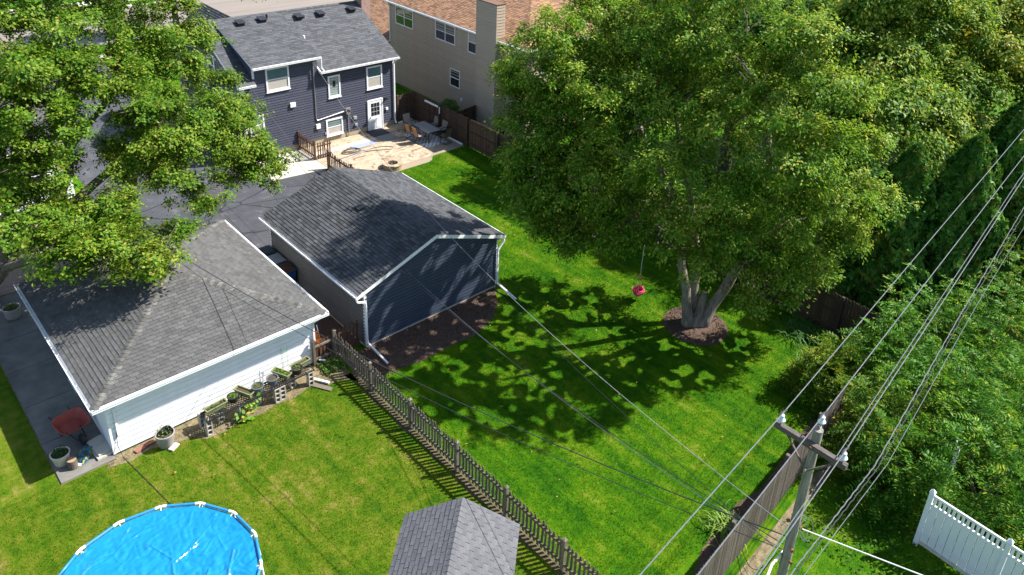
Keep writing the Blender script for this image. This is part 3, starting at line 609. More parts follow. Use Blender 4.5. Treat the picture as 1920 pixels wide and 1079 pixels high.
f = part(T, 'door', G().box(11.80,12.76,hy-.075,hy-.02,-.02,2.02), white_trim, world=True)
part(T, 'door_casing', G().box(11.72,11.80,hy-.09,hy-.02,.0,2.08).box(12.76,12.84,hy-.09,hy-.02,.0,2.08).box(11.80,12.76,hy-.09,hy-.02,2.02,2.10), white_trim, f, world=True)
for i in range(3):
    for j in range(3):
        part(T, 'pane', G().box(11.97+i*.215,11.97+i*.215+.185,hy-.083,hy-.075,1.02+j*.29,1.02+j*.29+.255), glass, f, world=True)
for i in range(2): part(T, 'door_panel', G().box(11.95+i*.36,11.95+i*.36+.29,hy-.088,hy-.075,.18,.85), white_trim, f, world=True)
part(T, 'handle', G().tube([(11.88,hy-.14,.93),(11.88,hy-.075,.93)], .03, 8), black, f, world=True)
part(T, 'step', G().box(11.55,12.70,16.35,18.45,0,.055), mat('grey_slab', (.20,.20,.19), None, 3, .9), world=True)
# wall furniture
def wallbox(nm, x0, x1, z0, z1, dd, m, parent=None): return part(T, nm, G().box(x0,x1,hy-.02-dd,hy-.02,z0,z1), m, parent, world=True)
wallbox('dryer_vent', 6.62, 6.94, 2.80, 3.06, .10, white_trim); wallbox('exhaust_vent', 8.16, 8.42, 1.07, 1.35, .10, white_trim)
part(T, 'conduit', G().tube([(8.21,hy-.06,5.22),(8.20,hy-.06,1.72),(8.24,hy-.06,1.62),(8.34,hy-.06,1.60),(10.14,hy-.06,1.78)], .035, 8), metal, world=True)
part(T, 'weatherhead', G().tube([(8.21,hy-.06,5.2),(8.21,hy-.08,5.32),(8.21,hy-.2,5.30)], .06, 8), metal, world=True)
mt = wallbox('electric_meter', 10.17, 10.47, 1.55, 1.95, .14, metal); part(T, 'meter_dial', G().tube([(10.32,hy-.155,1.78),(10.32,hy-.25,1.78)], .09, 14), glass, mt, world=True)
part(T, 'meter_pipe', G().tube([(10.34,hy-.07,1.55),(10.34,hy-.07,.05)], .028, 8), metal, world=True)
wallbox('cable_box', 10.70, 10.92, 1.10, 1.28, .10, mat('grey_box', (.32,.32,.32), None, 4, .6)); wallbox('phone_box', 10.78, 10.96, .66, .80, .09, mat('grey_box', (.3,.3,.3)))
part(T, 'hose_bib', G().tube([(10.55,hy-.02,.42),(10.55,hy-.12,.42),(10.55,hy-.13,.36)], .02, 6), metal, world=True)
part(T, 'outlet_box', G().box(8.72,8.86,hy-.07,hy-.02,.55,.72), metal, world=True)
lt = part(T, 'flood_light', G().box(12.98,13.10,hy-.08,hy-.02,1.92,2.06), black, world=True)
part(T, 'lamp_head', G().tube([(13.0,hy-.08,2.0),(12.96,hy-.2,1.94)], [.03,.06], 10), black, lt, world=True); part(T, 'lamp_head', G().tube([(13.09,hy-.08,2.0),(13.15,hy-.2,1.94)], [.03,.06], 10), black, lt, world=True)
wallbox('doorbell_box', 13.06, 13.20, 1.20, 1.36, .1, white_trim)
# roof vents
for (x, y_, w_) in ((5.6,22.3,.38),(6.95,22.35,.38),(9.3,22.35,.38),(10.75,22.35,.38),(12.95,22.35,.38)):
    z_ = (dez+ds*(y_-hy+oy)) if x < 8.6 else mz(y_)
    vv = part(T, 'roof_vent', G().box(x,x+w_,y_-.32,y_+.1,z_-.05,z_+.10), black_pl, world=True)
    part(T, 'vent_hood', G().add([loc(p) for p in ((x-.04,y_-.4,z_+.10),(x+w_+.04,y_-.4,z_+.10),(x+w_+.04,y_+.15,z_+.19),(x-.04,y_+.15,z_+.19),(x-.04,y_-.4,z_+.13),(x+w_+.04,y_-.4,z_+.13),(x+w_+.04,y_+.15,z_+.23),(x-.04,y_+.15,z_+.23))], [(0,3,2,1),(4,5,6,7),(0,1,5,4),(1,2,6,5),(2,3,7,6),(3,0,4,7)]), black_pl, vv)
for (x, y_, m_) in ((7.55,22.45,black_pl),(9.85,22.2,metal),(8.9,20.6,white_trim)):
    z_ = (dez+ds*(y_-hy+oy)) if x < 8.6 else mz(y_)
    part(T, 'plumbing_vent', G().tube([(x,y_,z_-.05),(x,y_,z_+.26)], .06, 10), m_, world=True)
def brick_mat():
    m, N, L, B = nodes('chimney_brick'); tc = N.new('ShaderNodeTexCoord'); mp = N.new('ShaderNodeMapping'); mp.inputs['Rotation'].default_value = (math.pi/2,0,0)
    L.new(tc.outputs['Object'], mp.inputs[0]); bt = N.new('ShaderNodeTexBrick'); bt.inputs['Scale'].default_value = 1
    bt.inputs['Brick Width'].default_value = .21; bt.inputs['Row Height'].default_value = .075; bt.inputs['Mortar Size'].default_value = .01
    bt.inputs[1].default_value = (.30,.13,.09,1); bt.inputs[2].default_value = (.20,.08,.055,1); bt.inputs[3].default_value = (.45,.40,.35,1)
    L.new(mp.outputs[0], bt.inputs[0]); L.new(bt.outputs[0], B.inputs['Base Color']); B.inputs['Roughness'].default_value = .9
    bp = N.new('ShaderNodeBump'); bp.inputs['Strength'].default_value = .6; bp.invert = True; L.new(bt.outputs['Fac'], bp.inputs['Height']); L.new(bp.outputs[0], B.inputs['Normal'])
    return m
brick = brick_mat()
ch = part(T, 'chimney', G().box(13.98,14.62,22.35,23.25,0,8.6), brick, world=True)
part(T, 'chimney_cap', G().box(13.92,14.68,22.29,23.31,8.6,8.72), concrete, ch, world=True)

# ================================================================== TAN HOUSE
xt, yn, yf, te = 18.5, 11.25, 26.0, 6.25
T = thing('house', 'large tan sided house with brown shingle roof behind the brown fence', 'house', (xt,yn,0)); L0 = Vector(T.location)
loc = lambda p: Vector(p)-L0
part(T, 'wall', G().box(xt,30,yn,yf,0,te-.1), tan, world=True)
courses(T, 'siding_board', loc((xt,yf,0)), -Y, Z, -X, sub_poly(0,yf-yn,.1,te-.1), .19, None, tan, t=.03, groove=.78)
courses(T, 'siding_board', loc((xt,yn,0)), X, Z, -Y, sub_poly(0,11.5,.1,te-.1), .19, None, tan, t=.03, groove=.78)
cx0, cx1, cy0, cy1 = 17.9, 18.58, 13.45, 15.33
ch = part(T, 'chimney', G().box(cx0,cx1,cy0,cy1,0,8.45), tan, world=True)
courses(T, 'chimney_siding', loc((cx0,cy1,0)), -Y, Z, -X, sub_poly(0,cy1-cy0,.1,8.4), .19, None, tan, t=.03, groove=.78)
courses(T, 'chimney_siding', loc((cx0,cy0,0)), X, Z, -Y, sub_poly(0,cx1-cx0,.1,8.4), .19, None, tan, t=.03, groove=.78)
part(T, 'chimney_cap', G().box(cx0-.05,cx1+.05,cy0-.05,cy1+.05,8.45,8.50), mat('copper_cap', (.16,.085,.05), None, 5, .6), world=True)
tan_trim = mat('tan_trim', (.36,.31,.26), None, 3, .6)
for (x, y) in ((cx0,cy0),(cx0,cy1),(xt,yn),(xt,cy0-.06)): part(T, 'corner_trim', G().box(x-.025,x+.04,y-.025,y+.04,.1,te-.15 if x == xt else 8.42), tan_trim, world=True)
ea, eb, ec, ed = xt-.35, 30.35, yn-.35, yf+.35; hz_ = te+.45*6.1
pl = dict(A=loc((ea,ec,te)),B=loc((eb,ec,te)),C=loc((eb,ed,te)),D=loc((ea,ed,te)),R=loc(((ea+eb)/2,ec+6.1,hz_)),S=loc(((ea+eb)/2,ed-6.1,hz_)))
part(T, 'roof', G().add([pl[k]-Z*.014 for k in 'ABCDRS'], [(0,1,4),(1,2,5,4),(2,3,5),(3,0,4,5),(3,2,1,0)]), sh_tan)
for i, q in enumerate(('ABR','BCSR','CDS','DARS')): roof_plane(T, [pl[k] for k in q], .15, .33, sh_tan, 120 if q == 'DARS' else 0, 60+i, vary=.4, t=.014)
ridge_caps(T, pl['A'], pl['R'], (0,-.45,1), (-.45,0,1), sh_tan, .15, .16, 'hip_cap')
part(T, 'fascia', G().box(ea+.005,ea+.03,ec+.032,ed,te-.17,te-.016).box(ea+.005,eb,ec+.005,ec+.03,te-.17,te-.016), white_trim, world=True)
part(T, 'soffit', G().box(ea+.03,xt,ec+.03,ed,te-.16,te-.14), white_trim, world=True)
gutter(T, loc((ea-.01,ed,te-.03)), loc((ea-.01,15.42,te-.03)), (-1,0,0), white_trim, straps=False); gutter(T, loc((ea-.01,13.36,te-.03)), loc((ea-.01,ec,te-.03)), (-1,0,0), white_trim, straps=False)
wo = loc((xt-.018,yf,0)); Yw = lambda y: yf-y
window(T, wo, -Y, -X, Yw(25.15), Yw(23.0), 4.62, 5.96, mull=True, trim=.06, low=glass, sill=False)
window(T, wo, -Y, -X, Yw(20.38), Yw(18.2), 4.65, 5.96, mull=True, trim=.06, top=mat('blind', (.09,.10,.13), None, 3, .3, coat=.6), sill=False)
window(T, wo, -Y, -X, Yw(16.83), Yw(15.75), 4.58, 6.02, trim=.06, top=curtain, sill=False)
window(T, wo, -Y, -X, Yw(18.73), Yw(17.65), 1.73, 2.98, trim=.06, sill=False)
window(T, wo, -Y, -X, Yw(12.9), Yw(11.7), 4.3, 5.6, trim=.06, sill=False)
window(T, loc((xt,yn-.018,0)), X, -Y, 1.2, 3.0, 4.4, 5.7, mull=True, trim=.06, sill=False)
window(T, loc((xt,yn-.018,0)), X, -Y, 5.2, 7.0, 4.4, 5.7, mull=True, trim=.06, sill=False)
window(T, loc((xt,yn-.018,0)), X, -Y, 4.2, 6.4, .3, 2.3, mull=True, trim=.06, sill=False)
part(T, 'exhaust_vent', G().box(xt-.12,xt,17.3,17.5,.95,1.15), white_trim, world=True)
part(T, 'downspout', G().tube([(ea-.05,25.6,te-.14),(xt-.06,25.9,te-.5),(xt-.06,25.9,3.1),(xt-.1,26.4,2.95),(xt-.1,28,2.95)], .05, 4), white_trim, world=True)
# low front wing
part(T, 'front_wing_wall', G().box(xt+.1,29,26.02,33,0,2.9), tan, world=True)
roof_plane(T, [loc(p) for p in ((xt-.2,33.3,2.9),(xt-.2,26.05,2.9),(23,26.05,5.0),(23,33.3,5.0))], .15, .33, sh_tan, 0, 70, vary=.4, t=.014)
part(T, 'front_wing_roof', G().add([loc(p) for p in ((xt-.2,33.3,2.885),(xt-.2,26.05,2.885),(23,26.05,4.985),(23,33.3,4.985))], [(0,1,2,3)]), sh_tan)

# ================================================================== WHITE NEIGHBOUR HOUSE (seen through the left tree)
T = thing('house', 'white sided house with grey roof glimpsed through the left tree', 'house', (-16,19.6,0)); L0 = Vector(T.location)
loc = lambda p: Vector(p)-L0
part(T, 'wall', G().box(-16,-4.7,19.6,30,0,3.3), white, world=True)
courses(T, 'siding_board', loc((-16,19.6,0)), X, Z, -Y, sub_poly(0,11.3,.1,3.2), .15, None, white, t=.02)
courses(T, 'siding_board', loc((-4.7,19.6,0)), Y, Z, X, sub_poly(0,10.4,.1,3.2), .15, None, white, t=.02)
roof_plane(T, [loc(p) for p in ((-16.4,19.2,3.3),(-4.3,19.2,3.3),(-4.3,24.8,6.2),(-16.4,24.8,6.2))], .15, .33, sh_grey, 0, 80, t=.012)
roof_plane(T, [loc(p) for p in ((-4.3,30.4,3.3),(-16.4,30.4,3.3),(-16.4,24.8,6.2),(-4.3,24.8,6.2))], .15, .33, sh_grey, 0, 81, t=.012)
part(T, 'roof', G().slab([loc(p) for p in ((-16.4,19.2,3.28),(-4.3,19.2,3.28),(-4.3,24.8,6.18),(-16.4,24.8,6.18))], .12).slab([loc(p) for p in ((-4.3,30.4,3.28),(-16.4,30.4,3.28),(-16.4,24.8,6.18),(-4.3,24.8,6.18))], .12), white_trim)
part(T, 'gable_wall', G().add([loc(p) for p in ((-4.7,19.6,3.25),(-4.7,30,3.25),(-4.7,24.8,6.0))], [(0,1,2)]), white)
window(T, loc((-16,19.58,0)), X, -Y, 9.3, 10.4, 1.0, 2.4); window(T, loc((-16,19.58,0)), X, -Y, 6.0, 7.2, 1.0, 2.4)

# ================================================================== FENCES
def picket_fence(label, x, ys_, mats, h=1.12, axis='y', pw=.075, gap=.175, cat='fence', post=.10, tilt=True, skip_posts=(), posth=None, name='picket_fence', dog=True):
    """posts at the stations ys_, two rails and pickets on the far side; runs along y at x (axis y) or along x at y=x"""
    o0 = (x, ys_[0], 0) if axis == 'y' else (ys_[0], x, 0)
    T = thing(name, label, cat, o0)
    def bx(u0,u1,w0,w1,z0,z1): return G().box(w0,w1,u0-ys_[0],u1-ys_[0],z0,z1) if axis == 'y' else G().box(u0-ys_[0],u1-ys_[0],w0,w1,z0,z1)
    ph = posth or h+.1
    pm = None
    for s in ys_:
        if s in skip_posts: continue
        g = bx(s-post/2,s+post/2,-post/2,post/2,0,ph); p = part(T, 'post', g, mats[0])
        g = bx(s-post/2-.012,s+post/2+.012,-post/2-.012,post/2+.012,ph,ph+.025)
        c_ = g.v; top = [((c_[4][0]+c_[6][0])/2, (c_[4][1]+c_[6][1])/2, ph+.07)]
        g.add([c_[4],c_[5],c_[6],c_[7]]+top, [(0,1,4),(1,2,4),(2,3,4),(3,0,4)]); part(T, 'post_cap', g, mats[0], p)
    for i in range(len(ys_)-1):
        s0, s1 = ys_[i], ys_[i+1]
        lo, hi = min(s0,s1)+post/2, max(s0,s1)-post/2
        for z in (.22, h-.22): part(T, 'rail', bx(lo-.01,hi+.01,-.02,.02,z,z+.085), mats[1])
        n = max(1, round((hi-lo)/gap)); st = (hi-lo)/n
        for k in range(n):
            q = lo+st*(k+.5)
            if pm is None:
                w2 = pw/2
                prof = [(-w2,0),(w2,0),(w2,h-.10),(w2*.45,h-.02),(-w2*.45,h-.02),(-w2,h-.10)] if dog else [(-w2,0),(w2,0),(w2,h-.06),(0,h),(-w2,h-.06)]
                m_ = len(prof); g = G()
                vs = [(0,a,z) for a,z in prof]+[(.02,a,z) for a,z in prof] if axis == 'y' else [(a,0,z) for a,z in prof]+[(a,.02,z) for a,z in prof]
                g.add(vs, [tuple(range(m_))[::-1], tuple(range(m_,2*m_))]+[(j,(j+1)%m_,m_+(j+1)%m_,m_+j) for j in range(m_)])
                pm = mesh('picket', g, mats[2])
            ob = link('picket', pm, T)
            ob.location = (.022,q-ys_[0],.05+random.uniform(-.012,.012)) if axis == 'y' else (q-ys_[0],.022,.05+random.uniform(-.012,.012))
            ob.rotation_euler = (random.gauss(0,.016),random.gauss(0,.014),random.gauss(0,.03)) if axis == 'y' else (random.gauss(0,.014),random.gauss(0,.016),random.gauss(0,.03)); ob.scale = (1,1,random.uniform(.97,1.02))
    return T
py = [.30,-2.15,-4.62,-7.17,-9.54,-11.98,-14.45,-16.9]
picket_fence('weathered grey picket fence running between the two yards', -1.17, py, (wood_grey,wood_old,wood_old), 1.10, pw=.085, gap=.158)
picket_fence('short picket fence panel between white garage and corner post', .30, [-2.03,-1.29], (wood_old,wood_grey,wood_gate), 1.02, axis='x', gap=.15, skip_posts=(-1.29,), pw=.09)
picket_fence('short dark picket panel against the corner of the navy garage', .30, [-1.05,-.08], (wood_gate,wood_gate,wood_gate), 1.15, axis='x', gap=.155, skip_posts=(-1.05,-.08), pw=.10)
picket_fence('reddish brown picket fence from navy house to driveway gate', 6.98, [18.4,16.55], (wood_gate,wood_gate,wood_gate), 1.10, gap=.17, pw=.075, skip_posts=())
picket_fence('reddish brown picket gate standing open beside the patio', 16.48, [7.04,8.05], (wood_gate,wood_gate,wood_gate), 1.05, axis='x', gap=.15, skip_posts=(7.04,8.05), cat='gate', name='picket_gate')
picket_fence('reddish brown picket fence behind the navy garage roof', 6.98, [15.05,12.6,10.2], (wood_gate,wood_gate,wood_gate), 1.10, gap=.17, pw=.075)

def board_fence(label, p0, p1, posts, h, m, side, rails=(.3,1.05,1.62), bw=.14, name='board_fence', pm=None, gapb=.012, proud=.03):
    """posts (distances) and rails on `side`, upright boards behind"""
    p0, p1 = Vector((*p0,0)), Vector((*p1,0)); u = (p1-p0).normalized(); Ln = (p1-p0).length; n = Vector((-u.y,u.x,0))*side
    T = thing(name, label, 'fence', p0)
    for s in posts: part(T, 'post', G().obox((0,0,0),u,n,Z,s-.055,s+.055,.03,.14,0,h+proud), pm or m)
    ps = list(posts)
    for i in range(len(ps)-1):
        for z in rails: part(T, 'rail', G().obox((0,0,0),u,n,Z,ps[i]+.055,ps[i+1]-.055,.012,.052,z-.045,z+.045), pm or m)
    g = G(); g.obox((0,0,0),u,n,Z,-bw/2,bw/2,-.012,.010,.03,h-.05)
    o_, = [len(g.v)]; P = lambda a,hh,z: u*a+n*hh+Z*z
    w2 = bw/2
    g.add([P(-w2,-.012,h-.05),P(w2,-.012,h-.05),P(w2-.035,-.012,h),P(-w2+.035,-.012,h),P(-w2,.010,h-.05),P(w2,.010,h-.05),P(w2-.035,.010,h),P(-w2+.035,.010,h)],
          [(3,2,1,0),(4,5,6,7),(2,3,7,6),(0,4,7,3),(1,2,6,5)])
    me = mesh('board', g, m); n_ = int(Ln/(bw+gapb))
    for i in range(n_):
        ob = link('board', me, T); ob.location = u*((i+.5)*Ln/n_)+Z*random.uniform(-.025,.015)+n*random.uniform(-.007,.003)
    return T
board_fence('dark brown board fence along the tan house and under the maple', (15.33,18.55), (15.33,-14.9), [.0,2.86,5.7,8.55,11.4,14.25,17.1,19.9,22.7,25.4,27.9,30.4,33.4], 1.92, wood_dark, -1, rails=(.32,1.08,1.66))
board_fence('short dark brown fence panel joining navy house to side fence', (13.95,18.62), (15.33,18.62), [.1,1.36], 1.92, wood_dark, -1, rails=(.32,1.08,1.66))
board_fence('weathered grey board fence at the back beside the utility pole', (-1.1,-15.42), (10.2,-14.5), [1.0,3.5,6.9,9.4], 1.83, mat('dark_weathered_wood', (.12,.10,.08), (.06,.05,.04), 3, .88, .7, 30, rnd=.3, stretch=(14,14,1.2)), 1, rails=(.35,1.5), bw=.105, pm=wood_old)
board_fence('low dark wooden gate beside the tan house wall', (16.0,14.9), (17.85,15.2), [.1,1.7], 1.5, wood_dark, -1, rails=(.3,1.2))
# white vinyl fence
T = thing('vinyl_fence', 'white vinyl privacy fence with open picket top', 'fence', (7.45,-18.5,0), math.radians(-93))
for k in range(4):
    x = k*2.15
    p = part(T, 'post', G().box(x-.065,x+.065,-.065,.065,0,2.12), white)
    part(T, 'post_cap', G().add([(x-.08,-.08,2.12),(x+.08,-.08,2.12),(x+.08,.08,2.12),(x-.08,.08,2.12),(x-.05,-.05,2.17),(x+.05,-.05,2.17),(x+.05,.05,2.17),(x-.05,.05,2.17),(x,0,2.25)], [(3,2,1,0),(0,1,5,4),(1,2,6,5),(2,3,7,6),(3,0,4,7),(4,5,8),(5,6,8),(6,7,8),(7,4,8)]), white, p)
for k in range(3):
    x0, x1 = k*2.15+.065, (k+1)*2.15-.065
    part(T, 'rail', G().box(x0,x1,-.025,.025,1.98,2.06), white); part(T, 'rail', G().box(x0,x1,-.03,.03,1.62,1.72), white); part(T, 'rail', G().box(x0,x1,-.03,.03,.12,.26), mat('soiled_vinyl', (.62,.60,.5), (.42,.40,.3), 5, .6))
    bm_ = mesh('board', G().box(-.104,.104,-.012,.012,.26,1.62), white); pm_ = mesh('picket', G().box(-.036,.036,-.014,.014,1.72,1.98), white)
    for i in range(9):
        o = link('board', bm_, T); o.location = (x0+(i+.5)*(x1-x0)/9,0,0); o.rotation_euler = (0,0,.02)
    for i in range(15):
        o = link('picket', pm_, T); o.location = (x0+(i+.5)*(x1-x0)/15,0,0)
T = thing('vinyl_fence', 'piece of white vinyl fence peeking out of the shrub leaves', 'fence', (10.1,-18.3,0), math.radians(20))
part(T, 'post', G().box(-.065,.065,-.065,.065,0,1.9), white); part(T, 'panel', G().box(.065,.9,-.015,.015,.2,1.75), white); part(T, 'rail', G().box(.065,.9,-.03,.03,1.75,1.85), white)

# ================================================================== PATIO
pat = [(7.0,18.44),(7.0,12.42),(12.05,12.42),(12.42,12.60),(12.75,12.98),(15.2,13.02),(15.2,18.44)]
structure('patio', G().prism(pat, -.02, .018), mat('paver_joint_sand', (.30,.24,.17), (.2,.16,.11), 20, .95))
PAT = bpy.data.objects['patio']
paver = mat('paver', (.40,.315,.225), (.33,.255,.18), 1.6, .9, .3, 120, rnd=.2, dirt=((.27,.205,.15), 1.3, .62))
g = G(); pc = [(7.02,18.42),(7.02,12.44),(12.04,12.44),(12.40,12.62),(12.73,13.0),(15.18,13.04),(15.18,18.42)]
edge = [(7.02,12.44),(12.04,12.44),(12.40,12.62),(12.73,13.0),(15.18,13.04),(15.18,18.42),(7.02,18.42)]
row = 0; yy = 12.44; gd = G(); prn = random.Random(9)
while yy < 18.4:
    blk = (row//6) % 2
    wpx = .30 if not blk else .15
    xx = 7.02-(row % 2)*wpx/2
    while xx < 15.18:
        c_ = [(xx+.004,yy+.004),(xx+wpx-.004,yy+.004),(xx+wpx-.004,yy+.146),(xx+.004,yy+.146)]
        c_ = clip_poly(c_, edge)
        if len(c_) > 2:
            zt = .036+random.uniform(-.003,.003); k_ = len(c_)
            run = math.sin(xx*1.7+row*.9)+math.sin(xx*.6-row*2.1) > .55
            (gd if (row % 7 == 5 and run) or prn.random() < .05 else g).add([(x_,y_,zt) for x_,y_ in c_]+[(x_,y_,.01) for x_,y_ in c_], [tuple(range(k_))]+[(k_+i,k_+(i+1)%k_,(i+1)%k_,i) for i in range(k_)])
        xx += wpx
    yy += .15; row += 1
o = link('pavers', mesh('pavers', g, paver), PAT); o['kind'] = 'stuff'
o = link('dark_pavers', mesh('dark_pavers', gd, mat('dark_paver', (.24,.175,.12), (.18,.13,.09), 3, .9, .3, 120, rnd=.2)), PAT); o['kind'] = 'stuff'
structure('concrete_walk', G().box(7.05,11.4,16.95,17.45,.03,.045), concrete)
# fire pit of stone blocks
T = thing('fire_pit', 'round fire pit of tan stone blocks on the patio', 'fire pit', (9.93,13.02,.036))
stone = mat('fire_pit_stone', (.42,.33,.22), (.28,.21,.14), 5, .9, .6, 40, rnd=.25)
for lv, (ra, rb, z0, z1) in enumerate(((.33,.55,0,.12),(.33,.55,.125,.24),(.30,.58,.245,.31))):
    n = 11
    g = G(); d0, d1 = math.pi/n*.96, 0
    vs = [(r*math.cos(t), r*math.sin(t), z) for z in (z0,z1) for r, t in ((ra,-d0),(rb,-d0),(rb,0),(rb,d0),(ra,d0),(ra,0))]
    g.add(vs, [(5,4,3,2,1,0),(6,7,8,9,10,11)]+[(i,(i+1)%6,6+(i+1)%6,6+i) for i in range(6)]); me = mesh('stone_block', g, stone)
    for i in range(n): o = link('stone_block', me, T); o.rotation_euler = (0,0,2*math.pi*(i+.5*lv)/n)
part(T, 'ash_bed', G().lathe([(.31,.0),(.31,.16),(.15,.2),(.02,.21)], n=16), soil)
for i in range(7):
    a_ = random.uniform(0,6.28); part(T, 'burnt_log', G().tube([(-.2*math.cos(a_),-.2*math.sin(a_),.2+.02*i),(.2*math.cos(a_),.2*math.sin(a_),.22+.02*i)], .025, 6), bark_dark)
# rug
T = thing('rug', 'checkered outdoor rug in white black and red under patio table', 'rug', (13.95,15.35,.04))
part(T, 'rug_base', G().box(-.78,.78,-1.25,1.25,0,.008), mat('rug_white', (.66,.66,.66), None, 20, .9))
for i in range(10):
    for j in range(16):
        if (i+j) % 2 == 0:
            m_ = mat('rug_black', (.03,.03,.035), None, 20, .9) if (i//2+j) % 3 else mat('rug_red', (.28,.05,.035), None, 20, .9)
            s_ = .068; x_, y_ = -.70+i*.156, -1.17+j*.156
            part(T, 'rug_diamond', G().add([(x_-s_,y_,.0095),(x_,y_-s_,.0095),(x_+s_,y_,.0095),(x_,y_+s_,.0095)], [(0,1,2,3)]), m_)
# table
T = thing('patio_table', 'rectangular slatted patio table with grey top on the rug', 'table', (14.08,15.45,.05))
ttop = mat('table_slat', (.23,.22,.21), (.17,.16,.15), 4, .5, stretch=(1,12,1), rnd=.1)
for i in range(6): part(T, 'slat', G().box(-.45+i*.151,-.45+i*.151+.145,-.89,.89,.69,.715), ttop)
part(T, 'table_frame', G().box(-.52,-.455,-.96,.96,.66,.72).box(.455,.52,-.96,.96,.66,.72).box(-.455,.455,-.96,-.895,.66,.72).box(-.455,.455,.895,.96,.66,.72), mat('table_frame', (.05,.055,.062), None, 5, .4))
for sx in (-1,1):
    for sy in (-1,1): part(T, 'leg', G().tube([(sx*.46,sy*.88,.68),(sx*.45,sy*.86,0)], .028, 6), black)
cush = mat('taupe_cushion', (.30,.255,.215), (.23,.19,.16), 10, .85, .4, 150); sling = mat('tan_sling', (.40,.235,.11), (.32,.18,.085), 30, .7); olive = mat('olive_sling', (.13,.11,.06), None, 20, .7)
def chair(label, loc_, rz, m_back, m_seat, padded):
    T = thing('patio_chair', label, 'chair', loc_, rz, 'chairs around the patio table')
    for s in (-1,1):   # sled base and arm
        part(T, 'frame', G().tube([(s*.26,-.33,.47),(s*.27,.22,.45),(s*.27,.28,.38),(s*.27,.28,.05),(s*.27,.22,.0),(s*.27,-.30,.0)], .016, 6), black)
        part(T, 'arm', G().tube([(s*.29,-.30,.62),(s*.29,.22,.64),(s*.28,.27,.56),(s*.27,.28,.4)], .02, 6), black)
    part(T, 'base_bar', G().tube([(-.27,-.30,.0),(.27,-.30,.0)], .016, 6), black)
    part(T, 'seat', G().obox((0,0,.42),X,Y,Z,-.25,.25,-.27,.26,0,.05 if padded else .018), m_seat)
    tv = Vector((0,-.25,1)).normalized(); nb = Vector((0,1,.25)).normalized()
    b_ = part(T, 'backrest', G().obox((0,-.27,.44),X,tv,nb,-.25,.25,0,.62,0,.05 if padded else .014), m_back)
    if padded:
        for k in range(4): part(T, 'cushion_roll', G().obox((0,-.27,.44),X,tv,nb,-.245,.245,.03+k*.15,.15+k*.15,.05,.068), m_back, b_)
    for s in (-1,1): part(T, 'back_tube', G().obox((0,-.27,.44),X,tv,nb,s*.265-.014,s*.265+.014,-.05,.66,-.01,.02), black)
    part(T, 'top_tube', G().obox((0,-.27,.44),X,tv,nb,-.265,.265,.64,.67,-.008,.018), black)
for (x, y, r, k, lab) in ((13.28,15.85,-math.pi/2,0,'tan sling chair at near side of table, farther from the lawn'),(13.30,15.10,-math.pi/2,0,'tan sling chair at near side of table, closer to the lawn'),
      (14.95,15.95,math.pi/2,1,'taupe padded chair on fence side of table, farther from the lawn'),(14.97,15.12,math.pi/2,1,'taupe padded chair on fence side of table, closer to the lawn'),
      (13.85,16.95,math.pi,1,'taupe padded chair at table end nearest the navy house'),(14.55,14.12,.15,2,'olive sling chair at table end nearest the lawn')):
    m1 = (sling,cush,olive)[k]; chair(lab, (x,y,.055), r, m1, m1 if k != 0 else cush, k == 1)
single('door_mat', G().box(11.5,12.65,17.35,18.40,.058,.072), mat('dark_mat', (.035,.04,.055), None, 20, .9), 'dark blue mat in front of the white back door', 'mat')
single('floor_mat', G().prism([(9.45,16.46),(11.15,16.48),(11.30,16.92),(9.55,17.08)], .046, .056), mat('blue_grey_mat', (.28,.31,.40), None, 10, .7), 'pale blue grey mat lying on the patio', 'mat')
hp = []
for i in range(90):
    t = i/89*5*math.pi; r = .42+.06*math.sin(2.3*t); hp.append((9.1+r*1.15*math.cos(t)+i*.003, 16.35+r*.8*math.sin(t), .055+.0006*i))
hp += [(9.9,15.95,.06),(10.6,16.0,.06),(11.2,15.8,.06),(11.6,15.4,.06),(11.3,15.2,.06),(10.5,15.6,.06),(9.5,15.9,.06),(8.4,15.8,.06),(7.5,15.6,.06)]
single('garden_hose', G().tube(hp, .018, 6), mat('hose_green', (.05,.06,.05), None, 10, .5), 'dark garden hose coiled on the sunny patio pavers', 'hose', smooth=True)
single('drain_hose', G().tube([(7.2,14.9,.06),(8.2,15.4,.06),(9.2,15.75,.06),(10.2,15.9,.06)], .03, 6), mat('hose_grey', (.25,.26,.28), None, 10, .6), 'flat grey hose running across the patio', 'hose')
single('white_gutter_piece', G().box(15.20,15.27,15.75,17.2,1.70,1.80), white_trim, 'white trim board resting on the top rail of the brown fence', 'board')
single('white_pole', G().tube([(15.2,15.6,1.35),(15.2,15.6,1.78)], .035, 8), white_trim, 'short white tube hung on a brown fence post', 'tube')
for (x0,x1,y0,y1,lab) in ((15.10,15.20,13.2,15.2,'white edging strip at foot of brown fence near the lawn'),(14.0,15.1,18.42,18.50,'white edging strip at foot of the short fence panel')):
    single('edging_strip', G().box(x0,x1,y0,y1,.04,.12), white_trim, lab, 'edging')

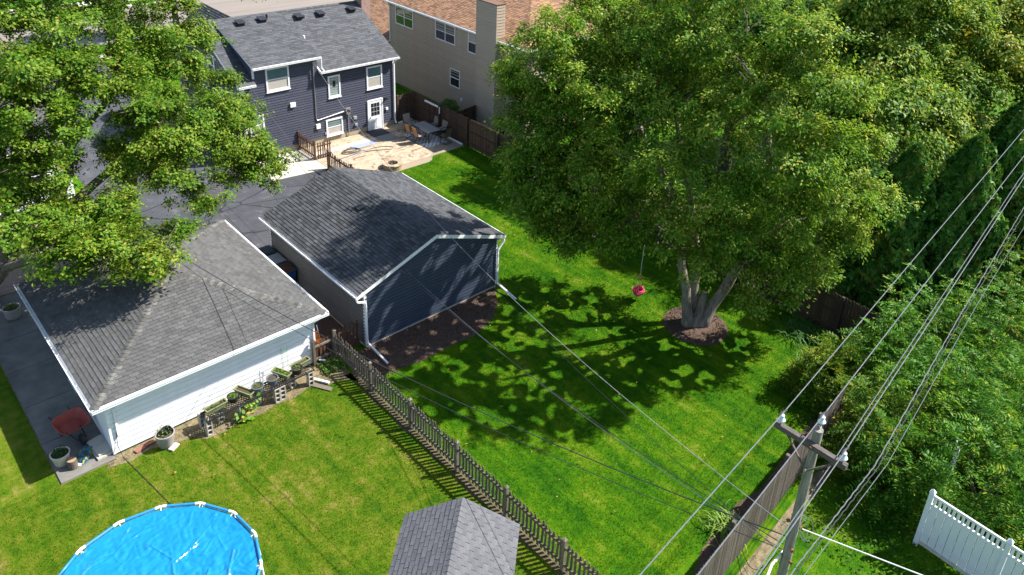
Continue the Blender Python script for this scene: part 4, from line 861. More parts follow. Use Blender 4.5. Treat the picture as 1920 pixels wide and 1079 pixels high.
# ================================================================== BINS
def bin_(label, x, y, body, lid, logo=False, rz=math.pi):
    T = thing('wheeled_bin', label, 'bin', (x,y,.012), rz, 'wheeled bins between the garages')
    P = lambda hx, hy_, z: [(-hx,-hy_,z),(hx,-hy_,z),(hx,hy_,z),(-hx,hy_,z)]
    part(T, 'body', G().add(P(.22,.24,.05)+P(.29,.34,1.0)+P(.31,.36,1.0)+P(.31,.36,1.05), [(3,2,1,0)]+[(4*j+i,4*j+(i+1)%4,4*j+4+(i+1)%4,4*j+4+i) for j in range(3) for i in range(4)]), body)
    part(T, 'lid', G().add(P(.32,.38,1.055)+P(.30,.36,1.10)+P(.22,.26,1.12), [(3,2,1,0)]+[(4*j+i,4*j+(i+1)%4,4*j+4+(i+1)%4,4*j+4+i) for j in range(2) for i in range(4)]+[(8,9,10,11)]), lid)
    part(T, 'handle', G().tube([(-.24,.40,1.0),(.24,.40,1.0)], .02, 6), body)
    for s in (-1,1): part(T, 'wheel', G().tube([(s*.24,.30,.11),(s*.29,.30,.11)], .11, 14), black_pl)
    if logo:   # three chasing arrows on the side that faces the yard
        for k in range(3):
            a0 = math.pi/2+k*2*math.pi/3; g = G(); q = lambda r, t, dz=0: (.0+r*math.cos(t), -.305, .66+r*math.sin(t))
            yq = lambda z: -(.24+(z-.05)/.95*.10)-.006
            pts_ = [q(.07,a0-.75),q(.105,a0-.75),q(.105,a0+.25),q(.07,a0+.25)]; tip = [q(.045,a0+.25),q(.13,a0+.25),q(.088,a0+.75)]
            pts_ = [(p[0],yq(p[2]),p[2]) for p in pts_]; tip = [(p[0],yq(p[2]),p[2]) for p in tip]
            g.add(pts_, [(0,1,2,3)]).add(tip, [(0,1,2)]); part(T, 'recycling_arrow', g, white_trim)
bin_blue = mat('bin_blue', (.015,.07,.20), (.012,.055,.16), 6, .5)
bin_('blue wheeled bin with brown lid and recycling arrows, nearest of three', -.42, 5.55, bin_blue, mat('bin_brown', (.075,.04,.022), (.05,.028,.016), 6, .55), True, 0)
bin_('blue wheeled bin with pale grey lid between the other two bins', -.42, 6.45, bin_blue, mat('bin_grey_lid', (.26,.29,.32), (.21,.24,.27), 6, .5), False, 0)
bin_('dark wheeled bin with black lid, farthest of the three bins', -.42, 7.32, bin_blue, mat('bin_dark_lid', (.03,.04,.055), None, 6, .45), False, 0)

# ================================================================== ITEMS BY THE WHITE GARAGE
red = mat('faded_red_steel', (.38,.075,.055), (.27,.05,.038), 5, .5)
T = thing('wheelbarrow', 'faded red wheelbarrow tray standing on the dark side path', 'wheelbarrow', (-9.62,2.15,.05), math.radians(12))
ring = lambda a_, b_, z, n=20, p=.5: [(math.copysign(abs(math.cos(2*math.pi*k/n))**p,math.cos(2*math.pi*k/n))*a_, math.copysign(abs(math.sin(2*math.pi*k/n))**p,math.sin(2*math.pi*k/n))*b_, z) for k in range(n)]
R0, R1, R2, R3 = ring(.48,.42,.66), ring(.455,.395,.655), ring(.28,.20,.36), ring(.30,.22,.345)
R0, R1, R2, R3 = [[(x,y*.94-.30*(z-.36),z+.30*y) for x,y,z in r_] for r_ in (R0,R1,R2,R3)]
n = 20; g = G(); g.add(R3+R0+R1+R2, [tuple(range(n-1,-1,-1))]+[(j*n+i,j*n+(i+1)%n,(j+1)*n+(i+1)%n,(j+1)*n+i) for j in range(3) for i in range(n)]+[tuple(range(3*n,4*n))])
part(T, 'tray', g, red, smooth=True)
for s in (-1,1):
    part(T, 'handle', G().tube([(s*.12,-.62,.22),(s*.24,.05,.34),(s*.30,.75,.56)], .02, 6), black); part(T, 'leg', G().tube([(s*.22,.2,.36),(s*.24,.28,.02),(s*.24,.42,.02)], .015, 6), black)
part(T, 'wheel', G().tube([(-.05,-.62,.19),(.05,-.62,.19)], .19, 18), black_pl)
part(T, 'brace', G().tube([(-.2,.1,.3),(.2,.1,.3)], .015, 6), metal)
def pot(name, label, loc_, r, h_, m, fill, plant=None, taper=.72, group=None, lip=.02, seed=1, ph=.2, npl=120):
    T = thing(name, label, 'pot', loc_, 0, group)
    part(T, 'pot_body', G().lathe([(r*taper*.96,0),(r*taper,.01),(r*.97,h_*.86),(r*.98,h_*.88),(r+lip*.3,h_*.89),(r+lip*.4,h_),(r-.02,h_),(r-.035,h_*.8)], n=28), m, smooth=True)
    part(T, 'soil', G().lathe([(r-.03,h_*.78),(r-.03,h_*.82),(r*.4,h_*.86),(.01,h_*.87)], n=20), fill)
    if plant:
        n = npl; a_ = RNG.uniform(0,6.28,n); q = r*.8*np.sqrt(RNG.random(n)); c_ = np.c_[q*np.cos(a_), q*np.sin(a_), h_*.86+RNG.random(n)*ph]
        v = leaf_quads(c_, RNG.normal(size=(n,3))*.6+np.array([0,0,1.]), RNG.uniform(.04,.10,n), .5); o = link('plant', np_mesh('plant', v, 4, plant), T)
    return T
herb = leafmat('herb_leaf', [(.0,(.05,.12,.02)),(1,(.16,.24,.05))]); ivy = leafmat('dark_herb_leaf', [(.0,(.015,.05,.012)),(1,(.05,.12,.03))])
cream = mat('cream_glazed_pot', (.62,.56,.45), (.5,.42,.32), 6, .4, dirt=((.30,.18,.10), 5, .62)); greypot = mat('grey_plastic_pot', (.33,.31,.30), (.27,.25,.245), 4, .55); bluegrey = mat('slate_plastic_pot', (.12,.15,.165), (.09,.115,.13), 4, .5)
pot('flower_pot', 'cream glazed pot with dark green plant on the path corner', (-10.22,1.12,.05), .27, .42, cream, soil, ivy, npl=220)
T = pot('flower_pot', 'large grey pot with smaller black pot nested inside by garage wall', (-7.55,-.15,.012), .29, .52, greypot, soil, herb, .74, npl=60, ph=.25)
part(T, 'nested_pot', G().lathe([(.11,.40),(.15,.58),(.16,.60),(.145,.60),(.10,.46)], (.07,.04,0), 20), black_pl, smooth=True)
T = thing('tree_stump', 'short sawn log standing beside the cream pot', 'log', (-10.02,.72,.05))
part(T, 'log_bark', G().tube([(0,0,0),(0,0,.31)], [.145,.135], 16), bark_dark); part(T, 'cut_face', G().tube([(0,0,.311),(0,0,.316)], [.125,.124], 16), mat('cut_wood', (.33,.22,.13), (.22,.14,.08), 14, .8))
# soil bag
T = thing('soil_bag', 'crumpled printed bag of garden soil lying on the path', 'bag', (-9.58,1.03,.05), math.radians(35))
nx, ny = 14, 9; g = G(); vs = []
for s in (1, 0):
    for j in range(ny):
        for i in range(nx):
            a_, b_ = i/(nx-1)*2-1, j/(ny-1)*2-1; e_ = max(0, (1-a_**4)*(1-b_**4))
            zz_ = (.17*e_+.025*math.sin(9*a_+3*b_)*e_+.02*math.sin(13*b_+2*a_)*e_+.012) if s else .004
            vs.append((a_*.38, b_*.22+.03*math.sin(3*a_), zz_))
N_ = nx*ny; fs = [(j*nx+i,j*nx+i+1,(j+1)*nx+i+1,(j+1)*nx+i) for j in range(ny-1) for i in range(nx-1)]
per = [i for i in range(nx)]+[j*nx+nx-1 for j in range(1,ny)]+[(ny-1)*nx+i for i in range(nx-2,-1,-1)]+[j*nx for j in range(ny-2,0,-1)]
fs += [(N_+per[i],N_+per[(i+1)%len(per)],per[(i+1)%len(per)],per[i]) for i in range(len(per))]
def bag_mat():
    m, N, L, B = nodes('printed_bag'); tc = N.new('ShaderNodeTexCoord'); vo = N.new('ShaderNodeTexNoise'); vo.inputs['Scale'].default_value = 5.5; vo.inputs['Detail'].default_value = 2; vo.inputs['Distortion'].default_value = .8
    L.new(tc.outputs['Object'], vo.inputs['Vector']); rp = N.new('ShaderNodeValToRGB'); rp.color_ramp.interpolation = 'CONSTANT'; cr = rp.color_ramp
    for i, (p, c) in enumerate(((0,(.02,.03,.05)),(.43,(.02,.09,.16)),(.52,(.04,.16,.05)),(.57,(.5,.36,.03)),(.61,(.02,.03,.06)),(.68,(.5,.5,.5)))):
        e = cr.elements[i] if i < 2 else cr.elements.new(p); e.position = p; e.color = (*c,1)
    L.new(vo.outputs[0], rp.inputs[0]); L.new(rp.outputs[0], B.inputs['Base Color']); B.inputs['Roughness'].default_value = .3; return m
part(T, 'bag_body', g.add(vs, fs), bag_mat(), smooth=True)
part(T, 'bag_end', G().box(-.46,-.37,-.17,.2,.005,.02), white_trim)
for i, (x,y,z,r,lab) in enumerate(((-9.18,.93,.05,.1,'lower concrete paving slab by the garage corner'),(-9.15,1.02,.125,.16,'upper concrete paving slab stacked by the garage corner'))):
    T = thing('paving_slab', lab, 'slab', (x,y,z), r); part(T, 'slab_top', G().box(-.24,.24,-.42,.42,0,.07), concrete)
for i, (x,y,r,lab) in enumerate(((-8.25,.18,.25,'reddish flat brick in the soil by the corner'),(-7.95,.26,.05,'reddish flat brick against the garage wall'),(-7.42,-.42,.5,'pale stepping stone in front of large grey pot'))):
    T = thing('loose_brick', lab, 'brick', (x,y,.012), r); part(T, 'brick_body', G().box(-.16,.16,-.09,.09,0,.055), mat('red_brick', (.25,.11,.08), None, 6, .9) if i < 2 else concrete)
single('board_scrap', G().obox((-2.46,-.88,.02),Vector((.5,-.87,0)),Vector((.87,.5,0)),Z,-.45,.45,-.09,.09,0,.03), wood_old, 'weathered board lying in the grass by the bench end', 'board')
single('metal_spout', G().obox((-2.28,-.72,.05),Vector((.5,-.87,0)),Vector((.87,.5,0)),Z,-.35,.25,-.04,.04,0,.06), white_trim, 'white downspout piece lying beside the bench end', 'downspout')
# plant bench: black grid shelf on cinder blocks
def cinder(label, x, y, z, rz, up=True):
    T = thing('cinder_block', label, 'block', (x,y,z), rz, 'cinder blocks under the plant shelf')
    # tall standing block with three openings towards the yard
    g = G(); a_, t_ = .19/2, .03
    g.box(-a_,-a_+t_,-a_,a_,0,.585).box(a_-t_,a_,-a_,a_,0,.585)
    for z_ in (0,.185,.37,.555): g.box(-a_+t_,a_-t_,-a_,a_,z_,z_+t_)
    g.box(-a_+t_,a_-t_,a_-.03,a_-.004,.03,.555)
    part(T, 'shell', g, block)
for i, (x,y,lab) in enumerate(((-6.33,-.56,'front cinder block at the left end of the plant shelf'),(-6.36,-.10,'back cinder block at the left end of the plant shelf'),(-5.80,-.22,'cinder block in shade under the leftmost green planter'),
      (-5.20,-.55,'cinder block half hidden by the squash vine'),(-4.52,-.22,'cinder block under the shelf between squash vine and double block'),(-3.95,-.56,'left cinder block of the double support'),
      (-3.745,-.55,'right cinder block of the double support'),(-3.2,-.2,'cinder block in shade right of the double support'),(-2.66,-.52,'front cinder block at the right end of the plant shelf'))):
    cinder(lab, x, y, .012, random.uniform(-.08,.08))
T = thing('plant_shelf', 'long black plastic grid shelf carrying pots along the white garage', 'shelf', (-4.45,-.37,.602), math.radians(1.2))
part(T, 'shelf_rim', G().box(-1.95,1.95,-.27,-.25,0,.05).box(-1.95,1.95,.25,.27,0,.05).box(-1.95,-1.93,-.25,.25,0,.05).box(1.93,1.95,-.25,.25,0,.05), black_pl)
g = G()
for k in range(44):
    x = -1.93+k*.088; 
    for s in (1,-1):
        x0, x1 = (x, x+.26) if s > 0 else (x+.26, x)
        if max(x0,x1) > 1.93: continue
        u_ = Vector((x1-x0,.5,0)).normalized(); v_ = Vector((-u_.y,u_.x,0)); g.obox((x0,-.25,0),u_,v_,Z,0,math.hypot(.26,.5),-.010,.010,.02 if s > 0 else .022,.044 if s > 0 else .046)
o = part(T, 'shelf_lattice', g, black_pl); o['kind'] = 'stuff'
seed_gr = leafmat('seedling_leaf', [(.0,(.08,.18,.02)),(1,(.22,.36,.04))])
olive_pl = mat('olive_planter', (.20,.23,.105), (.15,.175,.08), 4, .55)
def planter(label, x, y, rz, plant, dens):
    T = thing('planter_box', label, 'planter', (x,y,.650), rz, 'olive planter boxes on the shelf')
    P = lambda hx, hy_, z: [(-hx,-hy_,z),(hx,-hy_,z),(hx,hy_,z),(-hx,hy_,z)]
    rr = P(.29,.075,0)+P(.35,.11,.17)+P(.37,.125,.172)+P(.37,.125,.20)+P(.335,.095,.20)+P(.325,.088,.14)
    part(T, 'box_body', G().add(rr, [(3,2,1,0)]+[(4*j+i,4*j+(i+1)%4,4*j+4+(i+1)%4,4*j+4+i) for j in range(5) for i in range(4)]), olive_pl)
    part(T, 'soil', G().box(-.325,.325,-.087,.087,.12,.15), soil)
    if dens:
        c_ = np.c_[RNG.uniform(-.3,.3,dens), RNG.uniform(-.075,.075,dens), .15+RNG.random(dens)*.08]; o = link('seedlings', np_mesh('seedlings', leaf_quads(c_, RNG.normal(size=(dens,3))*.7+np.array([0,0,.8]), RNG.uniform(.03,.07,dens), .4), 4, plant), T)
planter('olive planter with sparse weeds at the left shelf end', -5.94, -.33, .10, herb, 70)
planter('olive planter with bare soil set crosswise, left of slate pots', -4.93, -.24, -1.15, None, 0)
planter('olive planter full of bright green seedlings set crosswise', -3.54, -.18, -1.15, seed_gr, 160)
planter('olive planter with bare brown soil at the right shelf end', -2.80, -.13, .12, None, 0)
pot('shelf_pot', 'black pot with light green sprouts between the two left planters', (-5.34,-.30,.650), .19, .23, black_pl, soil, herb, group='round pots on the shelf', ph=.05)
pot('shelf_pot', 'slate blue pot with brown soil, left one of the slate pair', (-4.52,-.40,.650), .20, .27, bluegrey, soil, herb, group='round pots on the shelf', npl=25, ph=.05)
pot('shelf_pot', 'slate blue pot with brown soil, right one of the slate pair', (-3.96,-.34,.650), .20, .27, bluegrey, soil, None, group='round pots on the shelf')
pot('shelf_pot', 'black pot with dry soil in front of the rightmost planter', (-3.05,-.38,.650), .19, .25, black_pl, soil, herb, group='round pots on the shelf', npl=35, ph=.06)
T = thing('squash_plant', 'squash vine with broad leaves and orange blossoms below the shelf', 'plant', (-5.30,-.72,.01))
n = 70; c_ = np.c_[RNG.normal(0,.2,n)+.05, RNG.normal(0,.12,n), np.abs(RNG.normal(.32,.2,n))+.03]; c_[:,0] += c_[:,2]*.5
o = link('foliage', np_mesh('foliage', leaf_quads(c_, RNG.normal(size=(n,3))*.5+np.array([.2,-.4,1.]), RNG.uniform(.08,.17,n), .9), 4, leafmat('squash_leaf', [(.0,(.05,.15,.02)),(.6,(.13,.27,.03)),(1,(.30,.36,.04))])), T)
part(T, 'vine', G().tube([(-.3,0,.05),(0,.02,.2),(.35,.08,.42)], .012, 5), herb)
for i in range(2): part(T, 'blossom', G().lathe([(.01,0),(.03,.03),(.045,.05)], (random.uniform(-.35,.2),random.uniform(-.2,0),.25+.08*i), 8), mat('blossom_orange', (.75,.28,.02), None, 5, .6))
T = thing('wire_cage', 'thin green wire plant cage standing on shelf by garage wall', 'plant cage', (-3.30,.05,.66))
for k in range(3): part(T, 'wire', G().tube([(.12*math.cos(k*2.1),.06*math.sin(k*2.1),0),(.12*math.cos(k*2.1)*1.2,.06*math.sin(k*2.1),1.0)], .006, 5), mat('green_wire', (.06,.25,.10), None, 5, .5))
part(T, 'hoop', G().tube([(.14*math.cos(t),.07*math.sin(t),.8) for t in np.linspace(0,6.28,13)], .006, 5), MATS['green_wire'])
# orange machine behind fence
orange = mat('orange_paint', (.75,.20,.02), (.6,.15,.015), 4, .4)
T = thing('snow_blower', 'orange machine with grey lever parked behind the short picket panel', 'snow blower', (-1.5,.95,.012), .3)
part(T, 'housing', G().lathe([(.28,.1),(.3,.3),(.26,.48),(.1,.55)], n=10, sx=1, sy=.7), orange); part(T, 'chute', G().obox((.05,.1,.5),X,Y,Vector((0,.3,1)).normalized(),-.09,.09,-.08,.08,0,.3), orange)
part(T, 'panel', G().box(-.34,-.05,-.25,.05,.55,.62), orange); part(T, 'lever', G().tube([(.1,.0,.5),(.22,.25,1.0)], .018, 6), metal)
for s in (-1,1): part(T, 'wheel', G().tube([(s*.24,-.1,.17),(s*.33,-.1,.17)], .17, 16), black_pl)

# ================================================================== POOL
pcx, pcy, pz, pr, ns = -9.786, -5.731, .90, 2.56, 15
T = thing('swimming_pool', 'round above ground pool under a blue plastic cover', 'pool', (pcx,pcy,0))
ang0 = math.radians(115)
jp = [(pr*math.cos(ang0-2*math.pi*i/ns), pr*math.sin(ang0-2*math.pi*i/ns)) for i in range(ns)]
part(T, 'pool_wall', G().lathe([(pr-.10,0),(pr-.10,pz-.25)], n=60), mat('pool_liner', (.05,.16,.36), (.03,.11,.28), 3, .5))
for i in range(ns):
    p, q = Vector((*jp[i],pz)), Vector((*jp[(i+1)%ns],pz)); u_ = (q-p).normalized()
    part(T, 'top_rail', G().tube([p+u_*.13,q-u_*.13], .036, 10), pool_blue)
    o_ = Vector((*jp[(i-1)%ns],pz)); w_ = (o_-p).normalized()
    j_ = part(T, 'joint', G().tube([p+w_*.15,p+w_*.05+Vector((jp[i][0],jp[i][1],0)).normalized()*.006,p+u_*.05+Vector((jp[i][0],jp[i][1],0)).normalized()*.006,p+u_*.15], .040, 10), white_trim, smooth=True)
    rd = Vector((jp[i][0],jp[i][1],0)).normalized()
    part(T, 'leg', G().tube([p-Z*.02,p+rd*.02-Z*.45,p+rd*.06-Z*pz], .033, 8), white_trim)
    part(T, 'tie_cord', G().tube([p-rd*.02,p-rd*.12-Z*.03], .012, 5), white_trim, j_)
# wrinkled cover
nr, nth = 110, 360; rr = np.linspace(0,1,nr)**.9; th = np.linspace(0,2*np.pi,nth,endpoint=False)
Rg, Tg = np.meshgrid(rr, th, indexing='ij')
# polygon radius slightly inside the rails
sect = (Tg-ang0) % (2*np.pi/ns)-np.pi/ns; polyr = (pr*math.cos(math.pi/ns)/np.cos(sect))-.035-.05*np.exp(-((np.abs(sect)-np.pi/ns)/.05)**2)
Xc, Yc = Rg*polyr*np.cos(Tg), Rg*polyr*np.sin(Tg)
def vnoise(x, y, s, seed):
    r_ = np.random.default_rng(seed); out = np.zeros_like(x)
    for _ in range(26):
        k = r_.normal(size=2)*s; out += np.sin(k[0]*x+k[1]*y+r_.uniform(0,6.28))
    return out/math.sqrt(26)
Zc = pz-.07+.05*np.clip((Rg-.8)/.2,0,1)**2 - .02
damp = np.clip((1-Rg)/.08,0,1)
Zc = Zc+damp*(.014*vnoise(Xc,Yc,1.8,1)+.020*np.abs(vnoise(Xc,Yc,3.0,2))+.014*np.abs(vnoise(Xc+.2*vnoise(Xc,Yc,3,8),Yc,6,3))+.012*np.maximum(0,1-np.abs(vnoise(Xc+.3*vnoise(Xc,Yc,2,9),Yc,4,4))*3)+.009*np.abs(vnoise(Xc*.6+.5*Yc,Yc*.4,13,5))+.003*vnoise(Xc,Yc,24,6))
def fold(x0,y0,x1,y1,wd,ht):
    global Zc
    dx, dy = x1-x0, y1-y0; L_ = math.hypot(dx,dy); t = np.clip(((Xc-x0)*dx+(Yc-y0)*dy)/L_**2,0,1)
    dist = np.hypot(Xc-x0-t*dx, Yc-y0-t*dy); Zc = Zc+damp*ht*np.exp(-(dist/wd)**2)
fold(.55,.35,.05,-1.6,.035,.03); fold(.62,.5,.35,1.3,.03,.022); fold(.65,.4,1.3,.55,.02,.02); fold(-.9,-.5,-.1,-1.5,.03,.03); fold(1.2,-.4,.5,-1.5,.03,.03); fold(1.9,-.3,1.0,-1.6,.035,.03)
g = G(); vs = np.stack([Xc,Yc,Zc],-1).reshape(-1,3).tolist()
g.add(vs, [(i*nth+k,(i+1)*nth+k,(i+1)*nth+(k+1)%nth,i*nth+(k+1)%nth) for i in range(nr-1) for k in range(nth)])
part(T, 'cover', g, pool_cover, smooth=False)
me = T.children[-1].data; me.polygons.foreach_set('use_smooth', [True]*len(me.polygons))
single('pool_cord', G().tube([(-8.2,-3.5,.8),(-8.25,-3.35,.3),(-8.3,-3.0,.02),(-8.5,-1.5,.02),(-8.75,.2,.02),(-8.8,.40,.4),(-8.75,.42,.85)], .009, 5), cable_black, 'thin black cord from the pool to the white garage corner', 'cord')

# ================================================================== SWING
T = thing('toddler_swing', 'pink bucket swing hanging from the big maple', 'swing', (10.76,-4.76,.32))
pink = mat('pink_plastic', (.72,.05,.17), (.60,.04,.14), 4, .4)
Ro, Ri = ring(.28,.22,.28), ring(.235,.175,.28); Bo, Bi = ring(.19,.15,0), ring(.17,.13,.02)
Ro = [(x,y,z-.10*(y < -.05)) for x,y,z in Ro]; Ri = [(x,y,z-.10*(y < -.05)) for x,y,z in Ri]
part(T, 'bucket', G().add(Bo+Ro+Ri+Bi, [tuple(range(n_-1,-1,-1)) for n_ in (20,)]+[(j*20+i,j*20+(i+1)%20,(j+1)*20+(i+1)%20,(j+1)*20+i) for j in range(3) for i in range(20)]+[tuple(range(60,80))]), pink, smooth=True)
part(T, 'seat_pad', G().box(-.15,.15,-.11,.11,.024,.035), black_pl)
part(T, 'lap_bar', G().tube([(-.22,-.1,.22),(0,-.2,.24),(.22,-.1,.22)], .025, 8), pink)
yrope = mat('yellow_rope', (.55,.45,.12), None, 10, .7)
for sx in (-1,1):
    for sy in (-1,1): part(T, 'rope', G().tube([(sx*.21,sy*.14,.28-.1*(sy < 0)),(0,0,1.12)], .016, 5), yrope)
part(T, 'hanger', G().tube([(0,0,1.12),(0,0,1.25)], .025, 6), metal); part(T, 'main_rope', G().tube([(0,0,1.25),(.02,-.02,4.4)], .018, 5), mat('grey_rope', (.45,.5,.40), None, 10, .7))
# black covered grills by the tan house
for (x,y,h_,lab) in ((17.1,11.6,1.35,'black tarp covered grill left of pair beside tan house'),(17.2,10.35,1.15,'black tarp covered grill right of pair beside tan house')):
    T = thing('covered_grill', lab, 'grill', (x,y,0)); vs = []; n = 24
    for (s_, z) in ((.50,0),(.48,.4),(.46,.75),(.42,h_*.78),(.3,h_*.93),(.12,h_)):
        for k in range(n):
            t = 2*math.pi*k/n; w_ = 1+.07*math.sin(5*t)+.05*math.sin(9*t+1); vs.append((s_*.9*w_*math.cos(t), s_*1.25*w_*math.sin(t), z+.03*math.sin(3*t)*(z > 0)))
    part(T, 'cover', G().add(vs, [(j*n+i,j*n+(i+1)%n,(j+1)*n+(i+1)%n,(j+1)*n+i) for j in range(5) for i in range(n)]+[tuple(range(5*n,6*n))]), mat('black_tarp', (.008,.008,.009), None, 5, .8, spec=.1), smooth=True)
# deck steps and box at far left
T = thing('wooden_steps', 'weathered wooden steps beyond the white garage under left tree', 'steps', (-9.9,11.2,0))
for k in range(4): part(T, 'tread', G().box(-.9,.2,.2+k*.32,.5+k*.32,.18+k*.17,.22+k*.17), wood_grey)
for s in (-.92,.2): part(T, 'stringer', G().add([(s,.1,.0),(s+.04,.1,.0),(s+.04,1.6,.0),(s,1.6,.0),(s,.1,.2),(s+.04,.1,.2),(s+.04,1.6,.9),(s,1.6,.9)], [(0,3,2,1),(4,5,6,7),(0,1,5,4),(1,2,6,5),(2,3,7,6),(3,0,4,7)]), wood_grey)
for s in (-.9,.22): part(T, 'rail', G().tube([(s,.2,1.0),(s,1.6,1.7)], .04, 4), wood_dark)
T = pot('storage_tub', 'pale grey tub with plant behind the white garage corner', (-9.45,10.4,.05), .30, .45, greypot, soil, herb, .85); T['category'] = 'tub'

# ================================================================== UTILITY POLE AND LINES
T = thing('utility_pole', 'weathered wooden utility pole with crossarm and three porcelain insulators', 'utility pole', (-.67,-17.73,0))
def rough_tube(path, r0, r1, n=18, k=40):
    path = [Vector(p) for p in path]; pts = []; rs = []
    for i in range(k):
        t = i/(k-1); pts.append(path[0].lerp(path[-1], t)); rs.append(r0+(r1-r0)*t)
    g = G().tube(pts, rs, n)
    g.v = [tuple(Vector(v)+Vector((math.sin(v[1]*31+i*7.1),math.cos(v[0]*37+i*3.3),0))*.004) for i, v in enumerate(g.v)]
    return g
part(T, 'pole_shaft', rough_tube([(0,0,0),(0,0,9.0)], .118, .092), pole_wood, smooth=True)
arm = part(T, 'crossarm', G().box(-.20,-.09,-.72,.80,8.62,8.74), arm_wood)
for s in (-1,1): part(T, 'arm_brace', G().obox((-.17,0,8.05),Vector((0,s*.55,.62)).normalized(),Vector((1,0,0)),Vector((0,-.62,s*.55)).normalized(),0,.83,-.02,.02,-.015,.015), wood_grey)
part(T, 'arm_bolt', G().tube([(-.24,0,8.68),(-.2,0,8.68)], .04, 6), rust, arm); part(T, 'brace_bolt', G().tube([(-.21,0,8.08),(-.17,0,8.08)], .03, 6), metal)
def insulator(x, y, z):
    i_ = part(T, 'insulator', G().lathe([(.03,0),(.035,.03),(.075,.035),(.08,.055),(.06,.09),(.045,.11),(.036,.125),(.048,.14),(.044,.17),(.02,.18)], (x,y,z), 18), porcelain, smooth=True)
    part(T, 'insulator_pin', G().tube([(x,y,z-.12),(x,y,z+.02)], .016, 6), metal, i_)
    part(T, 'wire_tie', G().tube([(x-.14,y,z+.21),(x,y+.03,z+.215),(x+.14,y,z+.21)], .022, 6), cable_black, i_)
insulator(-.15,.70,8.80); insulator(.10,.02,9.08); insulator(-.15,-.62,8.80)
part(T, 'pole_top_bracket', G().tube([(.08,.02,8.7),(.10,.02,9.0)], .03, 6), metal)
for (a_, z_) in ((-2.4,5.9),(-2.2,5.55),(-.4,6.3),(2.6,6.6)):
    part(T, 'step_bolt', G().tube([(.15*math.cos(a_),.15*math.sin(a_),z_),(.21*math.cos(a_),.21*math.sin(a_),z_)], .035, 8), rust)
coil = [(.16+.17*math.cos(t)*(1+.2*math.sin(t*.37)),-.16+.12*math.sin(t*1.02)+.05*math.cos(t*.5),6.35+.17*math.sin(t+.4)+.03*math.cos(2*t)) for t in np.linspace(0,17,70)]
part(T, 'cable_coil', G().tube(coil, .007, 5), alu, smooth=True)
def wire(name, label, pts, r, m, sag=0, n=28, cat='cable', bump=0):
    pts = [Vector(p) for p in pts]; path = []
    for i in range(len(pts)-1):
        for k in range(n):
            t = k/n; path.append(pts[i].lerp(pts[i+1], t)-Z*sag*4*t*(1-t)+Vector((0,math.sin(k*2.2)*bump,math.cos(k*2.2)*bump)))
    path.append(pts[-1]); return single(name, G().tube(path, r, 6), m, label, cat)
wire('power_line', 'aluminium power line on the crossarm insulator nearest the lawn', [(-40,-20.4,9.7),(-.82,-17.03,9.02),(22,-14.95,9.1),(48,-12.5,9.6)], .0115, alu)
wire('power_line', 'aluminium power line on the pole top insulator, middle of three', [(-40,-21.4,10),(-.57,-17.71,9.29),(18.3,-15.9,9.1),(48,-13.2,9.6)], .0115, alu)
wire('power_line', 'aluminium power line on the crossarm insulator nearest white vinyl fence', [(-40,-22.0,9.7),(-.82,-18.35,9.02),(16,-16.54,9.1),(48,-13.5,9.6)], .0115, alu)
wire('power_line', 'bare neutral line running just under the third power line', [(-40,-21.9,8.7),(-.55,-18.05,8.15),(17,-16.2,8.5),(48,-13.4,9.0)], .010, alu)
wire('cable_bundle', 'twisted silver cable bundle passing low on the pole', [(-40,-21.0,6.0),(-.74,-18.02,5.6),(3.2,-17.88,5.55),(11.5,-16.9,5.6),(21.8,-15.8,5.8),(48,-12.8,6.4)], .014, alu, bump=.008, n=34)
wire('cable_bundle', 'black cable wrapped beside the silver bundle on the pole', [(-40,-21.1,6.0),(-.64,-18.07,5.55),(3.3,-17.94,5.48),(11.6,-16.96,5.53),(21.8,-15.9,5.7),(48,-12.9,6.3)], .013, cable_black, bump=.010, n=30)
wire('cable', 'thin silver cable running along the right of the cable bundle', [(-40,-21.3,5.8),(-.58,-18.2,5.5),(3.6,-18.05,5.5),(12.6,-17.05,5.6),(20,-16.35,5.75),(48,-13.2,6.3)], .009, alu)
wire('service_drop', 'twisted pale service cable from pole over the lawn to navy house', [(-.67,-17.6,6.25),(8.2,18.32,5.28)], .0085, mat('twisted_grey_cable', (.33,.33,.33), (.16,.16,.165), 9, .5), sag=1.75, n=90)
wire('service_drop', 'thin black cable from pole over the navy garage to house corner', [(-.67,-17.6,5.75),(3.85,18.35,4.35)], .009, cable_black, sag=2.0, n=60)
wire('service_drop', 'thin grey cable running beside the black one over navy garage', [(-.67,-17.6,5.6),(4.4,18.35,4.5)], .007, alu, sag=2.15, n=60)
wire('service_drop', 'thin dark cable from pole to wall box on navy house', [(-.67,-17.6,5.5),(10.3,18.3,1.9)], .007, cable_black, sag=1.3, n=60)
wire('service_drop', 'thick black cable from pole over the picket fence to left house', [(-.67,-17.6,6.0),(-7.4,19.5,5.0)], .012, cable_black, sag=1.75, n=80)
wire('service_drop', 'thin cable below the thick black one over the picket fence', [(-.67,-17.6,5.6),(-7.2,19.5,4.6)], .008, cable_black, sag=1.85, n=60)
T = thing('cable_splice', 'dark drip loops of cable hanging on the left of the pole', 'cable', (-1.0,-17.45,5.5))
for k in range(3):
    part(T, 'drip_loop', G().tube([(.25-.5*t,-.1+.55*t+.04*k,-.12*k-.55*math.sin(math.pi*t)*(1+.25*k)) for t in np.linspace(0,1,14)], .009, 5), (cable_black, alu, cable_black)[k], smooth=True)
wire('service_drop', 'white cable leaving the pole toward the white vinyl fence', [(-.52,-17.85,6.3),(.6,-20.4,6.15),(3.6,-32,5.4)], .013, cable_white, n=20)
